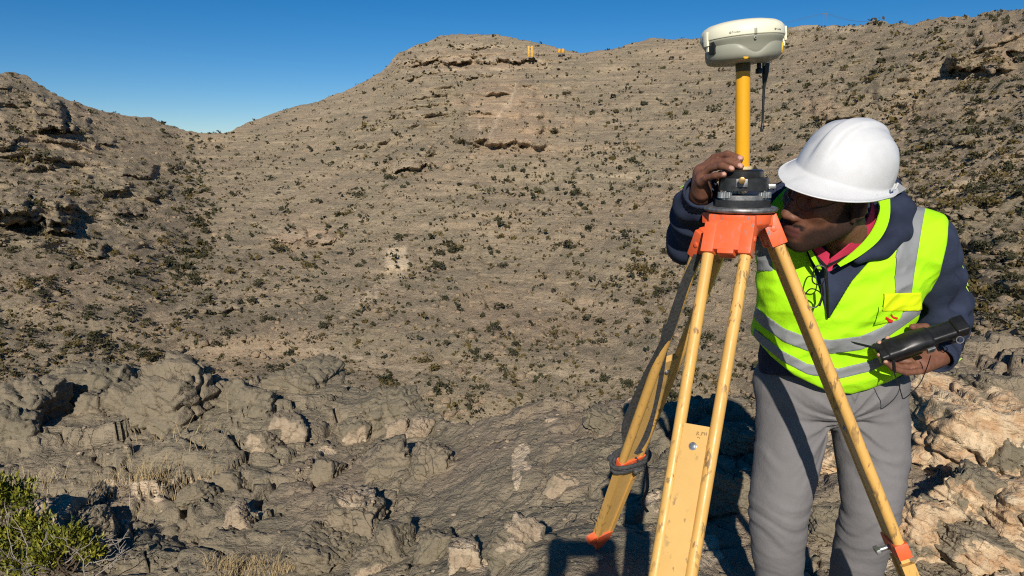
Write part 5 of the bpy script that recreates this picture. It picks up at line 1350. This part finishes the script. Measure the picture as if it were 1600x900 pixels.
# ---- high-visibility vest
def vest_base(p): return torso(p) - .015 - folds(p, 1.35) - .010 * np.exp(-((npx(p)[0] - 1215) / 40) ** 2)
NECKV = [(1247, 362), (1270, 418), (1294, 499), (1330, 440), (1372, 392), (1408, 366), (1424, 330), (1424, 290), (1330, 250), (1230, 285)]
ARM_R = [(1452, 300), (1483, 336), (1480, 380), (1468, 430), (1441, 482), (1432, 510), (1424, 640)]
HEM = [(1120, 490), (1176, 524), (1204, 556), (1240, 586), (1290, 610), (1330, 616), (1380, 602), (1430, 574), (1500, 540)]
def vest(p, off=0.0):
    px, py = npx(p); b = vest_base(p) - off; front = p[:, 1] < 2.09
    d = smax(b, -(torso(p) - .003), .004)
    d = np.where(front, smax(d, -inpoly(px, py, NECKV) * PXM, .004), smax(d, -(cap(p, NECK, hw(-.01, 0, 0), .10, .11)), .01))
    d = smax(d, -side(px, py, ARM_R) * PXM, .005)
    d = smax(d, side(px, py, HEM) * PXM, .004)
    return smax(d, (1171 - px) * PXM, .006)
lo = np.array([P(1140, 400, 2.0).x, 1.86, P(1300, 660, 2.0).z]); hi = np.array([P(1500, 400, 2.2).x, 2.36, P(1300, 250, 2.2).z])
V, F = polygonize(vest, lo, hi, .0045); V = relax(V, F, 1, .4)
vest_o = pp('safety_vest', mesh_np('safety_vest', V, F), M_NEON, None, 'neon yellow-green safety vest with grey reflective tape')
def patch(name, poly, off, mat, under=.010, label=None, h=.0034, front=2.10):
    ys = [q[1] for q in poly]; xs = [q[0] for q in poly]
    def f(p):
        px, py = npx(p); b = vest_base(p); d = smax(b - off, -(b - off + under), .002); d = smax(d, inpoly(px, py, poly) * PXM, .0015)
        d = np.maximum(d, p[:, 1] - front)
        if name != 'pocket_flap' and name != 'emblem': d = smax(d, side(px, py, HEM) * PXM, .003); d = smax(d, -side(px, py, ARM_R) * PXM, .003); d = np.maximum(d, (1171 - px) * PXM)
        return d
    l = np.array([P(min(xs) - 8, 400, 2.0).x, 1.84, P(1300, max(ys) + 14, 2.1).z - .02]); u = np.array([P(max(xs) + 8, 400, 2.2).x, 2.2, P(1300, min(ys) - 10, 1.9).z + .03])
    V, F = polygonize(f, l, u, h); V = relax(V, F, 1, .3); return pp(name, mesh_np(name, V, F), mat, vest_o, label)
def band(cl, hw_): return [(x, y - hw_) for x, y in cl] + [(x, y + hw_) for x, y in cl[::-1]]
patch('reflective_tape', [(1398, 296), (1428, 312), (1446, 326), (1440, 360), (1430, 420), (1424, 462), (1387, 458), (1396, 412), (1410, 352), (1404, 330)], .0032, M_REFL, label='grey tape over his left shoulder')
patch('reflective_tape', band([(1168, 478), (1192, 500), (1226, 524), (1262, 538), (1300, 542), (1345, 536), (1378, 522), (1410, 500), (1440, 478)], 11), .0032, M_REFL, label='upper grey waist tape')
patch('reflective_tape', band([(1168, 512), (1192, 532), (1222, 556), (1262, 577), (1310, 584), (1360, 572), (1396, 554), (1440, 524)], 8.5), .0032, M_REFL, label='lower grey waist tape')
patch('reflective_tape', [(1178, 352), (1196, 352), (1204, 400), (1208, 424), (1184, 424)], .0032, M_REFL, label='grey tape below his right shoulder')
patch('pocket_flap', [(1368, 459), (1440, 457), (1441, 484), (1436, 486), (1376, 487), (1369, 480)], .0075, M_NEONY, label='bright yellow chest pocket flap')
patch('pocket', [(1364, 478), (1412, 484), (1406, 500), (1362, 510)], .0052, M_NEON)
M_RED = plain('red_print', (0.55, 0.03, 0.015), .7)
patch('emblem', [(1378, 496), (1384, 494), (1391, 498), (1396, 500), (1394, 505), (1388, 504), (1384, 499), (1380, 500)], .0068, M_RED, h=.0022)
patch('emblem', [(1387, 490), (1392, 489), (1396, 494), (1404, 496), (1402, 500), (1395, 498), (1390, 493)], .0068, M_RED, h=.0022)
# lime collar edge of the vest standing up beside the neck
strip('vest_collar', [P(1308, 412, 1.895), P(1336, 390, 1.895), P(1358, 366, 1.90), P(1372, 336, 1.93), P(1372, 304, 1.97)], [P(1312, 416, 1.898), P(1344, 398, 1.90), P(1374, 372, 1.915), P(1388, 340, 1.95), P(1388, 300, 2.0)], M_NEON, .004, vest_o)
strip('vest_collar', [P(1266, 386, 1.905), P(1276, 404, 1.895), P(1284, 420, 1.895)], [P(1261, 388, 1.91), P(1271, 408, 1.90), P(1281, 424, 1.90)], M_NEON, .004, vest_o)
strip('reflective_flap', [P(1386, 292, 2.02), P(1402, 286, 2.03)], [P(1402, 304, 2.01), P(1416, 296, 2.02)], M_REFL, .003, vest_o)

# ---- reading glasses hooked into the neck opening
gl2 = empty('hanging_eyeglasses', P(1276, 425, 1.88), 'black-framed eyeglasses hanging from the zip of the sweatshirt', 'glasses')
for (cx, cy, rx, ry, rot) in ((1280, 430, 10, 15, .25), (1270, 466, 13, 14, .5)):
    bm = bmesh.new(); ring = []
    for a in np.linspace(0, 2 * math.pi, 22)[:-1]:
        ca, sa = math.copysign(abs(math.cos(a)) ** .7, math.cos(a)) * rx, math.copysign(abs(math.sin(a)) ** .7, math.sin(a)) * ry
        ring.append(P(cx + ca * math.cos(rot) - sa * math.sin(rot), cy + ca * math.sin(rot) + sa * math.cos(rot), 1.872 - .0004 * ca))
    add_tube(bm, ring, .0019, 6, True); wp(gl2, 'lens_rim', mesh_bm('lens_rim', bm), M_BLKP)
bm = bmesh.new(); add_tube(bm, [P(1284, 444, 1.874), P(1286, 460, 1.876), P(1280, 478, 1.878)], .0032, 6); wp(gl2, 'temple_arm', mesh_bm('temple_arm', bm), M_BLKP)

# ---- hard hat
M_HAT = plain('white_hat_plastic', (0.60, 0.605, 0.61), 0.36, 0.05, 16, 0.04, 0, 0.4)
HTU = Vector((.17, -.325, .92)).normalized(); HTF = Vector((-.85, -.53, .01)); HTF = (HTF - HTU * HTF.dot(HTU)).normalized(); HTL = HTU.cross(HTF)
hat_c = hw(.010, 0, .050) + Vector((.027, 0, .004))
hat = empty('hard_hat', hat_c, 'white hard hat with front peak on the man\'s head', 'helmet')
HA, HB, HH = .128, .106, .128
def hat_pt(ph, v, off=0.0):
    c, s = math.cos(ph), math.sin(ph); e = math.pi / 2 * v
    r = math.cos(e) ** .80 if v < 1 else 0.0; z = HH * math.sin(e) ** .95
    x = HA * r * c * (1.0 if c < 0 else .97); y = HB * r * s
    # raised spine and two flanking ribs
    n = 0.0
    w = max(0, min(1, v * 2.2 - .25)) 
    n += .0085 * w * math.exp(-(y / .019) ** 8)
    for y0, am in ((.060, .0042), (.080, .0034)):
        n += am * (1 / (1 + math.exp(-(abs(y) - y0) / .0022)) - 1 / (1 + math.exp(-(abs(y) - y0 - .018) / .006))) * max(0, 1 - abs(x + .03) / .085) ** .6
    n -= .0055 * float(sstep(.048, .085, np.array(x))) * (1 - math.exp(-(y / .024) ** 8)) * min(1, v * 3)
    k = 1 + (n + off) / .125
    return hat_c + (HTF * x + HTL * y) * k + HTU * (z * k)
NP_, NV_ = 96, 40
bm = bmesh.new(); rings = []
def peak(ph): c = max(0.0, math.cos(ph * .93)); return .013 + .058 * c ** 1.5
for j, (f_, dz) in enumerate(((1.0, -.006), (.96, -.0075), (.55, -.003), (.18, .001), (0.04, .004))):
    ring = []
    for k in range(NP_):
        ph = 2 * math.pi * k / NP_; b = hat_pt(ph, 0.0); o_ = (HTF * math.cos(ph) * HA + HTL * math.sin(ph) * HB).normalized(); c = max(0, math.cos(ph))
        ring.append(bm.verts.new(b + o_ * peak(ph) * f_ + HTU * (dz - .013 * c ** 2 * f_ ** 1.4)))
    rings.append(ring)
for j in range(1, NV_):
    v = j / NV_; rings.append([bm.verts.new(hat_pt(2 * math.pi * k / NP_, v)) for k in range(NP_)])
for A, B in zip(rings, rings[1:]):
    for k in range(NP_): bm.faces.new((A[k], A[(k + 1) % NP_], B[(k + 1) % NP_], B[k]))
top = bm.verts.new(hat_pt(0, .9999))
for k in range(NP_): bm.faces.new((rings[-1][k], rings[-1][(k + 1) % NP_], top))
bmesh.ops.recalc_face_normals(bm, faces=bm.faces); bmesh.ops.solidify(bm, geom=bm.faces[:], thickness=.0028)
wp(hat, 'shell', mesh_bm('shell', bm, auto=False), M_HAT)
for ph, sz in ((R(104), (.020, .006, .016)), (R(-104), (.020, .006, .016))):
    bm = bmesh.new(); b = hat_pt(ph, .03); o_ = (HTF * math.cos(ph) * HB + HTL * math.sin(ph) * HA).normalized()
    for dx in (-.008, .008): add_box(bm, b + o_ * .012 + HTU * .010 + HTU.cross(o_) * dx, (.003, .004, .016), frame(HTU, HTU.cross(o_)))
    add_box(bm, b + o_ * .012 + HTU * .003, (.019, .004, .003), frame(HTU, HTU.cross(o_))); wp(hat, 'slot_rim', mesh_bm('slot_rim', bm, .001), M_HAT)
bm = bmesh.new(); b = hat_pt(R(80), .0); o_ = HTL; add_cyl(bm, b + o_ * .004 - HTU * .012, b + o_ * .010 - HTU * .012, .006, seg=14); add_box(bm, b + o_ * .007 - HTU * .006, (.010, .005, .012), frame(HTU, HTF)); wp(hat, 'strap_lug', mesh_bm('strap_lug', bm, .001), M_HAT)
bm = bmesh.new(); b = hat_pt(R(172), .02); add_box(bm, b - HTF * .010 - HTU * .012, (.02, .05, .034), frame(HTU, HTF)); wp(hat, 'rear_lug', mesh_bm('rear_lug', bm, .008, 3), M_HAT)

# ---- handheld controller
ctrl = empty('handheld_controller', CA.lerp(CB, .4), 'black handheld survey controller with steel clips in the man\'s hand', 'controller')
cu = (CB - CA).normalized(); cw = Vector((0.05, -.62, .78)); cw = (cw - cu * cw.dot(cu)).normalized(); cn = cu.cross(cw)    # cw points up toward the camera side
CL = (CB - CA).length
def cpt(t, a=0.0, b=0.0): return CA + cu * (t * CL) + cw * a + cn * b
CR = np.array([cu[:], cw[:], cn[:]], np.float32)
def rbox(q, c, s, r): d = np.abs(q - np.array(c, np.float32)) - (np.array(s, np.float32) - r); return np.linalg.norm(np.maximum(d, 0), axis=1) + np.minimum(d.max(1), 0) - r
def cl(p): m = np.array([.13, 0, 0], np.float32); return ((p - A3(CA)) @ CR.T - m) / .90 + m
def c_main(p): q = cl(p); d = rbox(q, (.088, .001, 0), (.070, .019, .030), .012); d = smin(d, ell(q, (.108, .004, 0), (.052, .024, .031)), .012); return smin(d, rbox(q, (.050, -.004, 0), (.045, .014, .028), .009), .01)
def c_tail(p): q = cl(p); return smin(rbox(q, (.186, .003, 0), (.046, .015, .022), .006), rbox(q, (.186, .003, 0), (.045, .012, .025), .005), .004)
def c_cap(p): q = cl(p); return rbox(q, (.236, .005, 0), (.019, .020, .026), .005)
def c_cover(p): q = cl(p); d = rbox(q, (.024, -.001, 0), (.024, .017, .029), .008); return d
for nm, f in (('main_body', c_main), ('grip', c_tail), ('end_cap', c_cap), ('front_cover', c_cover)):
    L_ = np.array([A3(cpt(t_, a, b)) for t_ in (-.15, 1.15) for a in (-.07, .07) for b in (-.06, .06)])
    V, F = polygonize(f, L_.min(0), L_.max(0), .0024); V = relax(V, F, 1, .3); wp(ctrl, nm, mesh_np(nm, V, F), M_BLKP)
bm = bmesh.new(); c = P(1455, 547, 1.862); add_box(bm, c, (.020, .006, .018), frame(cw, cu)); wp(ctrl, 'steel_clip', mesh_bm('steel_clip', bm, .001), M_STEEL)
bm = bmesh.new(); add_cyl(bm, c - Vector((0, .006, 0)), c + Vector((0, .002, 0)), .0045, seg=14); wp(ctrl, 'clip_screw', mesh_bm('clip_screw', bm), M_BLKM)
c = P(1500, 531, 1.868); bm = bmesh.new(); add_tube(bm, [c + Vector((math.cos(a) * .0085, -.2 * math.cos(a) * .0085, math.sin(a) * .0085)) for a in np.linspace(0, 6.283, 19)[:-1]], .0014, 6, True); wp(ctrl, 'ring', mesh_bm('ring', bm), M_STEEL)
bm = bmesh.new(); add_box(bm, P(1492, 532, 1.878), (.016, .008, .016), frame(cw, cu)); wp(ctrl, 'ring_lug', mesh_bm('ring_lug', bm, .002), M_BLKP)
bm = bmesh.new(); add_tube(bm, [P(1330, 534, 1.852), P(1336, 536, 1.856), P(1356, 541, 1.866), P(1378, 546, 1.876)], [.0012, .0028, .0034, .0034], 8); wp(ctrl, 'stylus', mesh_bm('stylus', bm), M_BLKP)
bm = bmesh.new(); add_tube(bm, bez([P(1396, 566, 1.875), P(1397, 582, 1.875), P(1404, 600, 1.88), P(1409, 618, 1.885), P(1412, 623, 1.886), P(1424, 614, 1.90), P(1438, 598, 1.905), P(1448, 575, 1.90), P(1454, 556, 1.87)], 6), .0014, 6); wp(ctrl, 'tether_cord', mesh_bm('tether_cord', bm), M_BLKP)
bm = bmesh.new(); add_tube(bm, [P(1396, 562, 1.872), P(1397, 574, 1.872), P(1399, 582, 1.874)], [.004, .0042, .002], 8); wp(ctrl, 'cord_end', mesh_bm('cord_end', bm), M_BLKP)
# ================================================================== FAR THINGS ON THE RIDGE, AND THE PHOTOGRAPHER
def hill_at(px, py):
    k = np.argmin((HPX - px) ** 2 + (HPY - py) ** 2); i, j = np.unravel_index(k, HPX.shape); return Vector((HX[i, j], HY[i, j], HZ[i, j]))
M_MACH = plain('yellow_machine_paint', (0.55, 0.30, 0.04), 0.5, 0.3, 2)
M_POST = plain('grey_pole', (0.16, 0.13, 0.11), 0.8); M_WIRE = plain('wire', (0.08, 0.08, 0.09), 0.6)
def far_scale(p): return p.y / FPX
g = hill_at(829, 94) + Vector((0, -4.0, 0.6)); s = far_scale(g)
rig = empty('yellow_hoist', g, 'tall yellow twin-column steel structure just below the mesa top', 'machine')
for dx in (-2.6, 2.6):
    bm = bmesh.new(); add_box(bm, g + Vector((dx * s, 0, 7.5 * s)), (3.2 * s, 3 * s, 16 * s)); wp(rig, 'column', mesh_bm('column', bm, .1), M_MACH)
for z in (2.5, 8, 13.5):
    bm = bmesh.new(); add_box(bm, g + Vector((0, .6 * s, z * s)), (4.2 * s, 1.2 * s, 1.0 * s)); wp(rig, 'cross_beam', mesh_bm('cross_beam', bm, .04), M_MACH)
g = hill_at(877, 88) + Vector((0, -3.0, 0.4)); s = far_scale(g)
tank = empty('yellow_tank', g, 'pair of small yellow tanks on a frame below the mesa edge', 'tank')
for dx in (-3.2, 2.4):
    bm = bmesh.new(); add_cyl(bm, g + Vector((dx * s, 0, 2 * s)), g + Vector((dx * s, 0, 8 * s)), 2.3 * s, seg=14); wp(tank, 'drum', mesh_bm('drum', bm, .05), M_MACH)
bm = bmesh.new(); add_box(bm, g + Vector((0, 0, .8 * s)), (11 * s, 4 * s, 2.2 * s)); wp(tank, 'frame', mesh_bm('frame', bm, .05), M_POST)
def pole_h(px, py0, py1, label, two=True):
    g = hill_at(px, py1); s = far_scale(g); h = (py1 - py0) * s
    o = empty('power_pole', g, label, 'power pole')
    xs = (-1.8, 1.8) if two else (0,)
    for dx in xs:
        bm = bmesh.new(); add_cyl(bm, g + Vector((dx * s, 0, -1)), g + Vector((dx * s, 0, h)), .42 * s, .34 * s, 8); wp(o, 'post', mesh_bm('post', bm), M_POST)
    if two:
        bm = bmesh.new(); add_box(bm, g + Vector((0, 0, h - .6 * s)), (8 * s, .5 * s, .6 * s)); wp(o, 'crossarm', mesh_bm('crossarm', bm), M_POST)
    return g + Vector((0, 0, h)), s
pa, s1 = pole_h(1287.5, 23, 47, 'twin-post power pole on the ridge right of the receiver')
pb, _ = pole_h(1304, 37, 48, 'short single post right of the twin-post power pole', False)
pc, _ = pole_h(1040, 45, 66, 'thin distant pole on the skyline left of the receiver', False)
for q, e in ((-1, P(1100, 55, pa.y + 10)), (1, P(1366, 34, pa.y))):
    for dz in (0, -1.6):
        bm = bmesh.new(); a = pa + Vector((q * 3.0 * s1 * (1 if dz == 0 else .3), 0, dz * s1 * .6)); pts = [a.lerp(e, u) - Vector((0, 0, math.sin(math.pi * u) * 1.1)) for u in np.linspace(0, 1, 12)]
        add_tube(bm, pts, .035, 5); tag(obj('power_line', mesh_bm('power_line', bm), M_WIRE), 'thin power line sagging %s from the twin-post pole, %s strand' % ('left toward the receiver' if q < 0 else 'right to the rocky knob', 'upper' if dz == 0 else 'lower'), 'wire', 'power lines on the ridge')
# the photographer stands behind the lens; only the shadow on the rock is seen
gp = gz_at(0.05, -.45)
def photographer(p):
    o = Vector((-.02, -.42, 0)); H = lambda x, y, z: o + Vector((x, y, z))
    d = ell(p, H(0, 0, 1.60), (.078, .098, .115)); d = smin(d, cap(p, H(0, -.01, 1.52), H(0, -.02, 1.40), .055, .06), .03)
    d = smin(d, ell(p, H(0, -.02, 1.18), (.20, .13, .27)), .05); d = smin(d, cap(p, H(-.17, -.02, 1.38), H(.17, -.02, 1.38), .065, .065), .05); d = smin(d, ell(p, H(0, -.02, .93), (.19, .14, .17)), .05)
    for s_ in (-1, 1):
        d = smin(d, cap(p, H(s_ * .19, -.02, 1.37), H(s_ * .25, .12, 1.20), .055, .045), .03); w = Vector((s_ * .085 - .03, -.05, 1.545)); d = smin(d, cap(p, H(s_ * .25, .12, 1.20), w, .044, .03), .02)
        d = smin(d, cap(p, w, Vector((s_ * .095 - .03, -.035, 1.60)), .038, .036), .02)
        d = smin(d, cap(p, H(s_ * .10, -.02, .88), H(s_ * .11, .01, .48), .088, .062), .03); d = smin(d, cap(p, H(s_ * .11, .01, .48), H(s_ * .12, -.02, .08), .06, .045), .03); d = smin(d, cap(p, H(s_ * .12, -.02, .05), H(s_ * .14, .15, .04), .045, .04), .03)
    return d
V, F = polygonize(photographer, (-.5, -.75, gp - .05), (.5, .05, 1.85), .012)
ph = mesh_np('person', V, F)
for nm in ('beard', 'nail', 'lip'): vattr(ph, nm, np.zeros(len(V)))
ph_o = tag(obj('person', ph, cloth('dark_clothes', (0.05, 0.05, 0.06))), 'photographer standing behind the camera holding up a phone', 'person')
bm = bmesh.new(); add_box(bm, (-.03, -.012, CAM_H - .022), (.155, .009, .072)); phone = obj('phone', mesh_bm('phone', bm, .003), M_BLKP); tag(phone, 'black phone held up by the photographer behind the camera', 'phone')
